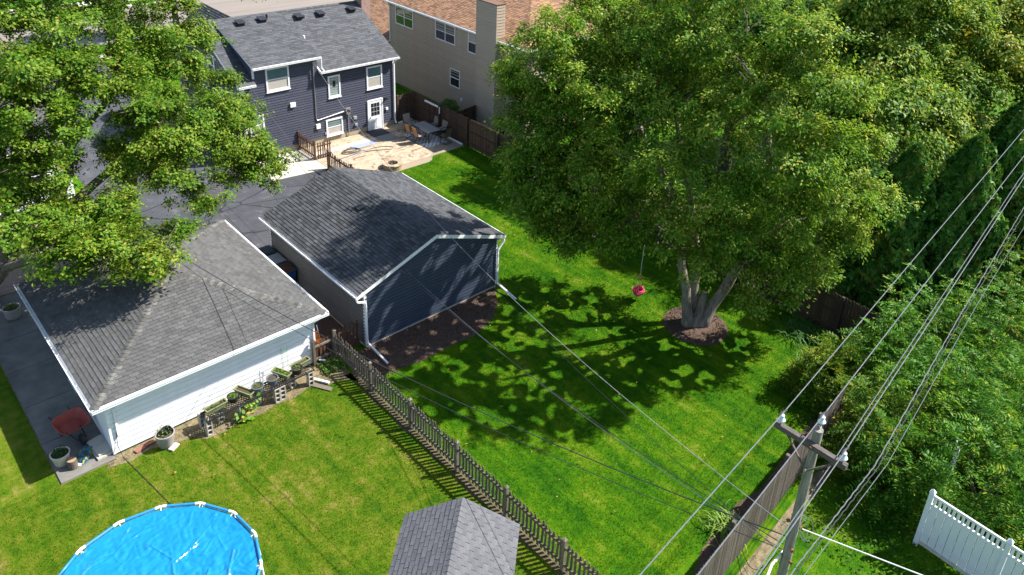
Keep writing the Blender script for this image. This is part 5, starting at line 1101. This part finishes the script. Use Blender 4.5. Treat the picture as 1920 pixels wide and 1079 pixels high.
wire('service_drop', 'thick white cable leaving the pole toward the picture foot', [(-.55,-17.6,5.45),(-1.3,-17.7,5.75),(-3.2,-18.2,5.7),(-14,-19.5,6.2)], .028, cable_white, n=16)

# ================================================================== TREES
def tips_in(lobes, dens):
    """twig tips gathered in leafy sprays (about half a metre) over each lobe, so that the crown breaks into clumps with gaps"""
    C = []; N = []
    for (x,y,z,r) in lobes:
        m = 4+int(7.0*r*r); d = RNG.normal(size=(m,3)); d /= np.linalg.norm(d, axis=1, keepdims=True); d[:,2] = np.where(d[:,2] < -.3, -d[:,2]*.8, d[:,2])
        sc = np.array([x,y,z])+d*(r*(.45+.62*RNG.random(m)**.6))[:,None]*np.array([1.05,1.05,.85])
        n = max(18, int(dens*(.55*r+.75*r*r))); k = RNG.integers(0,m,n); sz = RNG.uniform(.14,.34,m)
        C.append(sc[k]+RNG.normal(size=(n,3))*sz[k][:,None]*np.array([1,1,.55])); N.append(d[k])
    return np.concatenate(C), np.concatenate(N)
def foliage(tips, nrm, per, spread, s0, s1, aspect, droop=.25, updir=1.0, squash=.65):
    n = len(tips)*per; c = np.repeat(tips, per, 0); nn = np.repeat(nrm, per, 0)
    off = RNG.normal(size=(n,3))*spread; off[:,2] *= squash; off[:,2] -= droop*np.hypot(off[:,0],off[:,1])
    cl = np.repeat(RNG.normal(size=(len(tips),3))*.62, per, 0)
    nv = nn*.9+np.array([0,0,updir*.8])+cl*.7+RNG.normal(size=(n,3))*.38
    td = off.copy(); td[:,2] -= .25*spread; td += RNG.normal(size=(n,3))*spread*.5
    return leaf_quads(c+off, nv, RNG.uniform(s0,s1,n), aspect, .12, td)
def limb(p, q, r0, r1, seed, k=7, bend=.12):
    rn = random.Random(seed); p, q = Vector(p), Vector(q); L_ = (q-p).length; side = Vector((rn.uniform(-1,1),rn.uniform(-1,1),rn.uniform(.1,.8)))*L_*bend
    return [p.lerp(q,i/k)+side*math.sin(math.pi*i/k)+Vector((rn.uniform(-1,1),rn.uniform(-1,1),rn.uniform(-1,1)))*L_*.012 for i in range(k+1)], [r0+(r1-r0)*i/k for i in range(k+1)]
def tree(name, label, stems, lobes, lmat, bmat, dens, per, spread, s0, s1, aspect=.62, droop=.3, group=None, limb_r=.10, twigs=5, squash=.65, updir=1.0, forks=None, gaps=None):
    base = Vector(stems[0][0][:3]); T = thing(name, label, 'tree', base, 0, group)
    loc_ = lambda p: Vector(p[:3])-base
    g = G(); ends = []
    for st in stems:
        pts = [loc_(p) for p in st]; rs = [p[3] for p in st]; P = []; R = []
        for i in range(len(pts)-1):
            for k in range(4): P.append(pts[i].lerp(pts[i+1],k/4)); R.append(rs[i]+(rs[i+1]-rs[i])*k/4)
        P.append(pts[-1]); R.append(rs[-1])
        # flare and knobbly bark outline
        g.tube([p+Vector((math.sin(i*1.7+len(ends)),math.cos(i*1.3),0))*.025 for i, p in enumerate(P)], R, 20); ends += P[len(P)//2:]
    g.v = [tuple(Vector(q)+Vector((math.sin(q[2]*3.1+q[0]*23),math.cos(q[2]*2.7+q[1]*27),0))*.022+Vector((math.sin(i*2.4),math.cos(i*2.4),0))*.012) for i, q in enumerate(g.v)]
    part(T, 'trunk', g, bmat, smooth=True)
    g = G()
    nodes_ = [(e, limb_r) for e in ends]
    for i, l in enumerate(sorted(lobes, key=lambda l_: min((e-loc_(l_)).length for e in ends))):
        q = loc_(l); s, rs_ = min(nodes_, key=lambda e: (e[0]-q).length+max(0,e[0].z-q.z)*1.2)
        d_ = (q-s).length; r0 = min(rs_*.85, .02+d_*.012)
        path, rad = limb(s, q, r0, r0*.5, i*13+5); g.tube(path, rad, 7); nodes_.append((q, r0*.6))
        rn = random.Random(i)
        for k in range(twigs):
            st = path[rn.randint(3,7)]; a_ = Vector((rn.gauss(0,1),rn.gauss(0,1),rn.gauss(.2,.8))).normalized()*l[3]*.9
            pp, rr_ = limb(st, q+a_, .022, .006, i*31+k, 4, .15); g.tube(pp, rr_, 4, False)
    part(T, 'branches', g, bark_dark, smooth=True)['kind'] = 'stuff'
    tp, nm = tips_in([(*loc_(l), l[3]) for l in lobes], dens)
    v = foliage(tp, nm, per, spread, s0, s1, aspect, droop, updir, squash)
    if gaps:      # leaves cut out along the sun's rays so dapples fall on lawn and gable
        q = v.reshape(-1,4,3).mean(1)+np.array(base); sx, sy = q[:,0]-.81*q[:,2], q[:,1]+.39*q[:,2]; keep = np.ones(len(q), bool)
        f = .5*vnoise(sx,sy,1.5,31)+.9*vnoise(sx,sy,4.2,32)+.6*vnoise(sx,sy,8,33)
        keep = f < np.where(sy > -.2, np.where((sx > -1.5)&(sx < 6.3)&(sy < 1.7), -.05, 1.9), .42)
        v = v.reshape(-1,4,3)[keep].reshape(-1,3)
    o = link('crown', np_mesh('crown', v, 4, lmat), T)
    return T
lm_left = leafmat('maple_leaf_sunny', [(.0,(.034,.105,.008)),(.4,(.082,.172,.012)),(.8,(.15,.235,.020)),(1.0,(.27,.29,.045))], .36)
lm_mid = leafmat('maple_leaf_deep', [(.0,(.038,.122,.010)),(.4,(.088,.205,.013)),(.75,(.175,.285,.022)),(1.0,(.38,.39,.06))], .38)
lm_right = leafmat('maple_leaf_far', [(.0,(.036,.11,.012)),(.4,(.085,.19,.016)),(.75,(.175,.28,.024)),(1.0,(.38,.37,.05))], .36)
LM = [(-6.5,12.0,10.8,1.8),(-4.0,13.0,10.6,1.9),(-2.1,12.0,10.3,1.7),(-6.6,9.5,9.6,1.7),(-4.2,10.5,9.1,1.8),(-1.9,11.5,8.3,1.5),(-7.8,8.5,8.1,1.5),(-3.1,10.0,7.0,1.6),(-0.4,11.5,6.0,1.5),(-2.0,9.5,5.4,1.4),(0.5,10.5,4.7,1.2),(1.3,10.0,4.0,0.9),(-0.3,10.0,3.6,1.1),(-2.9,9.0,4.8,1.2),(-2.0,9.0,3.5,0.8),(-8.3,9.0,6.2,1.2),(-9.0,7.5,5.2,1.1),(-7.2,8.5,4.5,1.0),(-5.8,7.8,4.6,0.9),(-8.1,5.0,4.9,0.8),(-6.9,4.6,4.6,0.9),(-6.0,3.6,4.6,0.7),(-6.7,3.4,4.5,0.6),(-7.6,4.4,4.5,0.6),(-4.7,5.0,4.5,0.6),(-8.9,10.0,8.9,1.8),(-9.8,10.0,6.1,1.8),(-8.4,12.0,11.0,2.0),(-4.3,12.0,13.0,2.0),(-1.3,13.0,12.1,1.6),(-6.5,14.0,8.1,1.8)]+[(-4.8,11.0,5.4,1.3),(-3.8,9.6,6.1,1.3),(-4.1,9.5,8.2,1.5),(-2.1,10.5,6.3,1.3),(-6.0,9.2,8.7,1.4),(-7.9,9.5,9.8,1.6),(-1.4,12.0,9.3,1.5),(0.2,12.5,7.2,1.0),(0.1,11.0,5.8,1.2),(-8.5,8.8,7.4,1.2),(-6.3,8.4,4.9,0.9),(0.6,10.0,3.4,0.8)]+[(-6.8,5.6,4.7,0.8),(-5.9,4.7,4.4,0.7),(-8.0,6.2,4.8,0.8),(-5.6,3.7,4.3,0.6),(-6.0,6.0,4.5,0.7)]+[(-8.7,8.5,5.7,1.0),(-7.0,10.5,7.0,1.2),(-7.3,7.0,4.5,0.7),(-7.8,10.0,5.9,1.0),(-3.0,11.0,4.9,1.1)]
tree('maple_tree', 'big sunlit yellow green maple overhanging driveway and white garage', [[(-12.2,8.4,0,.42),(-11.2,8.7,1.6,.36),(-9.6,9.0,3.0,.30),(-7.8,9.5,4.0,.24),(-6.5,11.0,5.2,.18),(-5.9,11.4,7.5,.13),(-5.2,11.8,10,.07)],[(-9.6,9.0,3.0,.22),(-8.9,9.6,5.0,.18),(-8.4,10.4,8.0,.1)],[(-7.8,9.5,4.0,.2),(-5.5,10.0,5.2,.15),(-3.0,10.5,6.0,.1),(-1.0,10.8,5.2,.06)],[(-6.2,11.2,6.2,.12),(-4.8,11.2,7.6,.1),(-3.6,11.6,9.6,.06)],[(-9.6,9.0,3.0,.15),(-8.6,7.0,4.1,.11),(-7.4,5.2,4.6,.08),(-6.4,4.0,4.6,.04)]], LM, lm_left, bark_dark, 33, 58, .17, .085, .155, .75, .35, limb_r=.09)
CM2 = [(8.4,-6.6,5.0,0.9),(8.2,-7.8,5.1,0.8),(8.8,-8.5,4.8,0.7),(7.6,-5.0,5.0,0.9),(8.1,-5.8,4.7,0.7),(11.3,-9.4,3.8,0.8),(13.7,-10.5,3.0,0.9),(14.5,-11.3,4.9,0.9),(11.5,-10.0,4.7,0.8),(9.6,-9.0,4.7,0.6),(6.6,-3.0,5.7,0.9),(7.1,-4.8,6.3,1.0)]
CM2 += [(10.5,-2.4,4.7,1.2),(12.0,-3.2,5.1,1.4),(12.4,-5.4,4.1,1.3),(12.7,-7.0,4.9,1.2),(13.2,-8.4,5.1,1.3),(8.4,-2.8,4.5,0.9),(11.3,-4.8,4.2,1.0),(8.7,-1.5,6.2,1.0),(8.2,-2.0,9.3,1.2),(9.4,-3.5,9.0,1.3),(10.3,-7.5,8.8,1.4),(11.3,-9.4,7.3,1.2),(12.5,-10.6,7.8,1.2)]
CM2 += [(6.5,-1.6,7.1,0.9),(6.1,-2.0,6.2,0.8),(6.4,-2.6,5.6,0.9),(6.7,-3.3,4.4,0.7),(7.3,-4.2,4.4,0.8),(7.2,-1.2,9.3,1.0),(7.5,-2.2,7.9,1.1),(7.6,-2.2,10.3,1.1),(8.0,-5.2,5.0,0.8),(7.8,-4.0,7.4,1.1),(7.3,-3.5,5.7,0.9),(7.9,-4.2,10.0,1.2)]
CM2 += [(6.6,-1.0,8.4,0.7),(6.9,-1.6,7.4,0.9),(7.4,-1.6,9.1,1.0),(6.1,-2.3,5.3,0.7),(6.7,-3.9,4.1,0.6),(7.4,-4.7,4.1,0.6),(7.8,-1.6,11.9,1.1),(7.4,-3.0,6.6,1.0),(8.3,-4.0,8.3,1.1),(6.5,-2.2,6.4,0.8),(8.0,-5.5,8.9,1.2),(8.5,-6.5,6.3,1.0),(9.6,-8.0,5.9,1.0)]
CM = [(8.4,0.4,9.7,1.1),(7.1,-1.6,8.3,1.1),(7.5,0.2,9.0,0.7),(6.7,-2.5,6.6,1.1),(7.1,-3.5,4.8,1.1),(7.0,-4.1,7.0,1.4),(8.1,-3.3,8.8,1.5),(9.4,-1.6,10.5,1.5),(10.5,-0.9,12.0,1.5),(8.5,-5.5,5.7,1.2),(8.0,-5.1,7.9,1.5),(9.1,-4.7,9.9,1.6),(10.7,-3.4,11.8,1.7),(8.1,-7.6,6.0,1.0),(7.9,-7.7,8.1,1.4),(9.7,-6.5,9.9,1.7),(10.8,-5.6,11.9,1.8),(12.0,-4.8,13.2,1.8),(9.8,-8.8,5.7,1.0),(9.3,-9.0,7.9,1.5),(9.8,-8.7,10.0,1.7),(11.3,-7.6,11.8,1.8),(12.5,-6.8,13.4,1.8),(12.1,-10.1,3.8,1.0),(11.3,-10.3,6.3,1.4),(10.2,-10.6,9.1,1.6),(10.9,-10.0,11.1,1.7),(11.9,-9.3,12.7,1.7),(11.8,-9.7,2.4,0.6),(13.0,-10.4,2.5,0.6),(13.3,-11.1,4.6,1.1),(12.8,-11.3,6.9,1.3),(12.1,-11.4,9.5,1.4),(11.9,-11.0,11.4,1.4),(15.2,-11.8,5.1,0.8),(15.2,-11.8,7.0,0.9),(12.0,-4.0,7.9,1.4),(11.2,-2.0,10.5,1.4),(12.2,-4.0,10.7,1.4),(13.1,-6.0,10.4,1.4),(13.7,-8.0,9.5,1.5)]+CM2
tree('maple_tree', 'large multi stemmed maple with mulch ring in the back yard', [[(11.0,-7.35,0,.32),(10.85,-7.35,.5,.22),(10.55,-7.25,2.0,.18),(10.0,-7.0,4.2,.15),(9.2,-6.4,7.0,.14),(8.8,-4.8,9.6,.08)],[(11.35,-7.4,0,.23),(11.4,-7.2,1.2,.165),(11.6,-6.9,3.0,.15),(11.5,-6.2,5.5,.15),(11.4,-5.0,9,.09)],[(11.45,-7.75,0,.34),(11.6,-7.85,.6,.235),(12.25,-8.15,2.0,.20),(12.9,-8.6,3.8,.16),(12.4,-9.2,6.5,.16),(11.4,-9.0,10,.09)],[(11.2,-7.6,0,.3),(11.3,-7.6,.5,.2),(11.5,-7.6,1.6,.12)],[(12.9,-8.6,3.8,.15),(13.6,-9.6,5.0,.1),(14.4,-11.0,5.8,.05)]], CM, lm_mid, bark, 44, 58, .18, .095, .18, .44, .6, limb_r=.10, gaps=True)
RM = [(22.9,-5.5,10.5,1.9),(22.4,-7.6,9.6,1.9),(26.0,-7.6,10.6,2.0),(22.4,-9.6,8.6,1.7),(26.6,-9.0,9.2,1.9),(28.1,-9.0,11.1,2.0),(26.5,-10.8,8.3,1.8),(23.4,-11.2,7.4,1.4),(20.7,-9.2,8.3,1.6),(23.7,-6.5,11.7,2.0),(25.0,-7.5,12.8,2.0),(21.1,-10.8,6.9,1.3),(26.4,-11.6,6.4,1.2),(29.3,-10.8,9.5,1.8),(31.1,-10.0,11.2,1.9),(34.0,-11.0,9.6,1.8),(33.0,-11.4,7.8,1.5),(23.2,-8.2,9.8,1.7),(23.1,-10.2,8.1,1.5)]
tree('maple_tree', 'bright green maple behind the brown fence, right of the multi stemmed one', [[(24.5,-7.5,0,.4),(24.3,-7.7,3,.32),(24.0,-8.0,6,.24),(24,-8.0,9,.12)],[(24.3,-7.7,3,.25),(26,-8.8,7,.16),(27,-9.4,9.5,.08)]], [l for l in RM if l[0] < 29], lm_right, bark_dark, 52, 32, .25, .14, .25, .5, .45, limb_r=.1)
tree('maple_tree', 'yellowing tree at the far right edge above the arborvitae', [[(32,-8.5,0,.35),(32,-9,4,.28),(32.2,-10,9,.12)]], [l for l in RM if l[0] >= 29]+[(36,-9.5,11,2.2),(37,-11,9,2),(33,-8,12,2)], leafmat('yellowing_leaf', [(.0,(.04,.11,.01)),(.4,(.09,.18,.015)),(.75,(.19,.25,.02)),(1.0,(.38,.32,.03))], .38), bark_dark, 46, 30, .28, .16, .28, .5, .4, limb_r=.1)
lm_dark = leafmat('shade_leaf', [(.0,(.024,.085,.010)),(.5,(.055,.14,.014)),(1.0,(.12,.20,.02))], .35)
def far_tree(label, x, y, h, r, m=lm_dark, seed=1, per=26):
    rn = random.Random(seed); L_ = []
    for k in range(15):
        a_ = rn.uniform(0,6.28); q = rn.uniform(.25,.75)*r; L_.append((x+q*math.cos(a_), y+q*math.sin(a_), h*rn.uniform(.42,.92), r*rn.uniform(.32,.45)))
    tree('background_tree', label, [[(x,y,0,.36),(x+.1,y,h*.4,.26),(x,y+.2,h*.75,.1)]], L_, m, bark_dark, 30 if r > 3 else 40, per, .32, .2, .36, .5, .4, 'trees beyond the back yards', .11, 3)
far_tree('dark leafy tree behind the maples nearest the tan house roof', 25, 0.5, 13, 4.6, seed=3)
far_tree('dark leafy tree with forked trunk at the top right of the view', 34, -2.5, 14, 5.2, seed=4)
far_tree('tree glimpsed between the two right maples near the top', 43, -6, 14, 5.5, lm_right, seed=5)
far_tree('farthest tree in the top right corner', 52, -9, 15, 6, lm_right, seed=6)
far_tree('tree filling the back beyond the forked trunk', 44, 6, 14, 5.5, seed=7)
far_tree('low leafy tree behind the arborvitae at right', 33, -14.5, 9, 4.2, seed=11)
far_tree('leafy tree beyond the right edge of the power lines', 42, -16, 11, 5, lm_right, seed=12)
far_tree('leafy tree far right behind the compound leaf thicket', 29, -19, 8, 4, seed=13)
far_tree('tree between the bright maple and the brown fence', 24.5, -5.5, 9, 4, seed=14)
far_tree('tree standing behind the tan house corner', 20.5, 4.5, 9, 3.6, seed=15)
far_tree('tree behind the roof of the tan house', 38, 16, 13, 5, lm_right, seed=8)
# street trees
def street_tree(label, x, y, lobes, seed): tree('street_tree', label, [[(x,y,0,.26),(x,y,3.2,.22),(x+.1,y,6,.14)]], lobes, lm_left, bark_dark, 50, 28, .25, .14, .24, .6, .4, None, .1, 3)
street_tree('street tree whose trunk stands left of the navy house roof', 10.2, 45.2, [(14.4,41.6,4.2,.6),(15.4,41.2,4.1,.7),(16.4,41.0,4.0,.6),(13.6,43,6,1.5),(10,45,7.5,2.0),(9,44.5,7,1.8),(11.8,45,7.2,1.8),(10,46,9,2),(8.4,46,8,1.8)], 2)

# ------------------------------------------------------------------ evergreens
arb = leafmat('arborvitae_spray', [(.0,(.024,.10,.014)),(.5,(.055,.16,.018)),(.9,(.10,.21,.024)),(1.0,(.20,.17,.03))], .2)
def arborvitae(label, x, y, r, h, n=9000):
    T = thing('arborvitae', label, 'tree', (x,y,0), 0, 'arborvitae behind the back fence')
    part(T, 'trunk', G().tube([(0,0,0),(0,0,h*.9)], [.13,.02], 8), bark_dark)
    z = RNG.random(n)**.85; a_ = RNG.uniform(0,6.28,n); lump = 1+.22*np.sin(a_*4+z*11+x)+.17*np.sin(a_*9-z*27)+.10*np.sin(a_*15+z*40)
    rr_ = r*(np.minimum(1,.55+z*2.2)*(1-z)**.62)*1.12*lump*(.72+.32*RNG.random(n)**.5)
    c_ = np.c_[rr_*np.cos(a_), rr_*np.sin(a_), .15+z*h]; out = np.c_[np.cos(a_),np.sin(a_),np.full(n,.35)]
    td = out*.7+np.array([0,0,.8])+RNG.normal(size=(n,3))*.4
    v = leaf_quads(c_, out+RNG.normal(size=(n,3))*.6, RNG.uniform(.2,.44,n), .42, .06, td)
    o = link('crown', np_mesh('crown', v, 4, arb), T)
arborvitae('dark arborvitae right behind the brown fence corner', 19.2, -11.9, 1.9, 7.6, 22000)
arborvitae('dark arborvitae next to the corner one, below the power lines', 20.9, -13.7, 2.1, 8.2, 22000)
arborvitae('tall arborvitae at the right edge below yellowing tree', 23.8, -14.5, 2.4, 9.6, 20000)
arborvitae('arborvitae at the far right edge behind the power lines', 27.8, -15.0, 2.5, 9.8, 12000)
T = thing('evergreen_shrub', 'dark green evergreen shrub between brown fence and tan house', 'shrub', (16.85,16.7,0))
n = 2500; d = RNG.normal(size=(n,3)); d /= np.linalg.norm(d,axis=1,keepdims=True); c_ = d*np.array([.6,.75,.8])*(.7+.35*RNG.random((n,1)))+np.array([0,0,.85])
link('crown', np_mesh('crown', leaf_quads(c_, d+RNG.normal(size=(n,3))*.5, RNG.uniform(.06,.14,n), .5), 4, arb), T); part(T, 'stem', G().tube([(0,0,0),(0,0,.8)], .04, 6), bark_dark)

# ------------------------------------------------------------------ pinnate shrubs (compound leaves)
sumac_m = leafmat('compound_leaflet', [(.0,(.024,.105,.009)),(.5,(.055,.170,.012)),(.85,(.105,.235,.018)),(1.0,(.28,.33,.03))], .34, .5, .12)
sumac_y = leafmat('compound_leaflet_yellow', [(.0,(.026,.095,.008)),(.45,(.068,.155,.011)),(.85,(.15,.215,.018)),(1.0,(.40,.32,.03))], .34, .5, .12)
def pinnate_shrub(label, x, y, r, h, m=sumac_m, nf=260, z0=.3):
    T = thing('compound_leaf_shrub', label, 'shrub', (x,y,0), 0, 'compound leaf shrubs by the pole')
    g = G()
    for k in range(6):
        a_ = random.uniform(0,6.28); q = random.uniform(.2,.55)*r; p, rr_ = limb((random.uniform(-.2,.2),random.uniform(-.2,.2),0), (q*math.cos(a_),q*math.sin(a_),h*random.uniform(.4,.65)), .035, .01, k, 5, .1); g.tube(p, rr_, 5)
    part(T, 'stems', g, bark_dark)
    d = RNG.normal(size=(nf,3)); d[:,2] = np.abs(d[:,2])*.9-.15; d /= np.linalg.norm(d,axis=1,keepdims=True)
    q = .55+.42*RNG.random(nf)**.7; wob = 1+.18*np.sin(4*np.arctan2(d[:,1],d[:,0])+x)
    base = d*np.array([r,r,h-z0-r*.1])*(q*wob)[:,None]; base[:,2] = z0+np.maximum(0,base[:,2]); 
    hd = d.copy(); hd += RNG.normal(size=(nf,3))*.45; hd[:,2] = hd[:,2]*.3+.15; hd /= np.linalg.norm(hd,axis=1,keepdims=True)
    Lf = RNG.uniform(.5,.95,nf); V = []; K = 9
    upv = np.array([0,0,1.])+RNG.normal(size=(nf,3))*.28; sd_ = np.cross(hd, upv); sd_ /= np.linalg.norm(sd_,axis=1,keepdims=True); nn = np.cross(sd_, hd)
    for k in range(K+1):
        t = .12+.88*k/K; p = base+hd*(Lf*t)[:,None]; p[:,2] -= .38*Lf*t*t
        for s in ((-1,1) if k < K else (0,)):
            ll = RNG.uniform(.14,.21,nf)*(1-.35*abs(t-.5)); td = sd_*s*1.0+hd*(.45 if s else 1)+np.array([0,0,-.18])+RNG.normal(size=(nf,3))*.12
            td /= np.linalg.norm(td,axis=1,keepdims=True)
            V.append(leaf_quads(p+td*(ll*.5)[:,None], nn+RNG.normal(size=(nf,3))*.25, ll*1.05, .30, .06, td))
    V = np.concatenate(V); o = link('foliage', np_mesh('foliage', V, 4, m), T)
pinnate_shrub('yellow tinged compound leaf shrub overhanging the lawn corner', 11.7, -13.5, 1.15, 2.3, sumac_y, 384)
pinnate_shrub('compound leaf shrub in front of the dark brown fence corner', 13.4, -14.9, 1.6, 3.1, sumac_m, 486)
pinnate_shrub('compound leaf shrub directly right of the utility pole top', 9.9, -16.3, 1.6, 2.9, sumac_y, 409)
pinnate_shrub('compound leaf shrub in the middle of the thicket under wires', 11.8, -16.8, 2.0, 4.0, sumac_m, 537)
pinnate_shrub('tall compound leaf shrub at back of thicket by arborvitae', 15.6, -15.4, 2.3, 4.4, sumac_m, 537)
pinnate_shrub('compound leaf shrub at the right edge above the vinyl fence', 13.6, -18.5, 2.3, 4.2, sumac_m, 563)
pinnate_shrub('compound leaf shrub at right edge below the arborvitae', 17.4, -17.4, 2.5, 5.0, sumac_m, 537)
pinnate_shrub('compound leaf shrub leaning over the white vinyl fence top', 10.3, -19.3, 2.0, 4.1, sumac_m, 512)
pinnate_shrub('low compound leaf shrub added between pole and vinyl fence end post', 8.9, -17.3, 1.3, 2.9, sumac_m, 352)  # extra shrub, added to shade the grass right of the pole
pinnate_shrub('compound leaf shrub filling the lower right corner', 11.5, -21.6, 2.2, 3.6, sumac_m, 486)
pinnate_shrub('compound leaf shrub behind the right edge thicket', 20.5, -17.2, 2.4, 5.2, sumac_y, 384)
# strap leaf clumps
def strap_clump(label, x, y, n, ln, m, spread=.5):
    T = thing('daylily_clump', label, 'plant', (x,y,.01)); g = G()
    for k in range(n):
        a_ = random.uniform(0,6.28); b0 = Vector((random.gauss(0,spread*.5),random.gauss(0,spread*.5),0)); L_ = ln*random.uniform(.6,1.1); d_ = Vector((math.cos(a_),math.sin(a_),0)); s_ = Vector((-d_.y,d_.x,0))*.016
        P = [b0+d_*L_*t+Z*L_*(1.5*t-1.35*t*t) for t in (0,.3,.6,.85,1)]; w_ = (1,1,.85,.6,.1)
        g.add([p+s_*w_[i] for i, p in enumerate(P)]+[p-s_*w_[i] for i, p in enumerate(P)], [(i,i+1,5+i+1,5+i) for i in range(4)])
    part(T, 'leaves', g, m)
strap_clump('clump of dark green daylily leaves at foot of the brown fence', 14.3, -10.9, 170, .75, leafmat('daylily_leaf', [(0,(.03,.10,.02)),(1,(.08,.18,.04))]), .8)
strap_clump('clump of yellow green strap leaves beside grey board fence', 3.5, -14.35, 110, .6, leafmat('daylily_leaf_bright', [(0,(.10,.20,.03)),(1,(.24,.32,.06))]), .5)
strap_clump('clump of weeds at the foot of the picket fence corner post', -1.55, -.2, 90, .25, herb, .4)
n = 900; c_ = np.c_[RNG.uniform(-2.0,-1.25,n), RNG.uniform(-.5,.25,n), RNG.random(n)*.15+.02]
o = link('ground_ivy', np_mesh('ground_ivy', leaf_quads(c_, RNG.normal(size=(n,3))*.4+np.array([0,0,1.]), RNG.uniform(.03,.08,n), .8), 4, herb)); o['kind'] = 'stuff'; o['label'] = 'low green weeds around the fence corner'; o['category'] = 'weeds'
# dark leaves stand in for the bare, shaded ground below the shrubs
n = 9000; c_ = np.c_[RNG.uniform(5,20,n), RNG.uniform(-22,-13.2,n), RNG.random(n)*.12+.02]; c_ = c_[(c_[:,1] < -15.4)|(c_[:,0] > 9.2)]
o = link('shaded_ground_leaves', np_mesh('shaded_ground_leaves', leaf_quads(c_, RNG.normal(size=(len(c_),3))*.4+np.array([0,0,1.]), RNG.uniform(.05,.14,len(c_)), .6), 4, lm_dark)); o['kind'] = 'stuff'; o['label'] = 'dark leaves standing in for bare shaded ground below the shrubs'; o['category'] = 'ground cover'
# fallen leaves
fl = leafmat('fallen_leaf', [(0,(.25,.16,.04)),(1,(.40,.26,.10))]); n = 260
c_ = np.c_[RNG.uniform(-14,15,n), RNG.uniform(-15,12,n), np.full(n,.085)]; c_ = c_[~((c_[:,1] > -.1)&(c_[:,0] < 6.8))]
o = link('fallen_leaves', np_mesh('fallen_leaves', leaf_quads(c_, RNG.normal(size=(len(c_),3))*.4+np.array([0,0,1.]), RNG.uniform(.05,.11,len(c_)), .7), 4, fl)); o['kind'] = 'stuff'; o['label'] = 'scattered dry leaves on the lawns'; o['category'] = 'leaves'
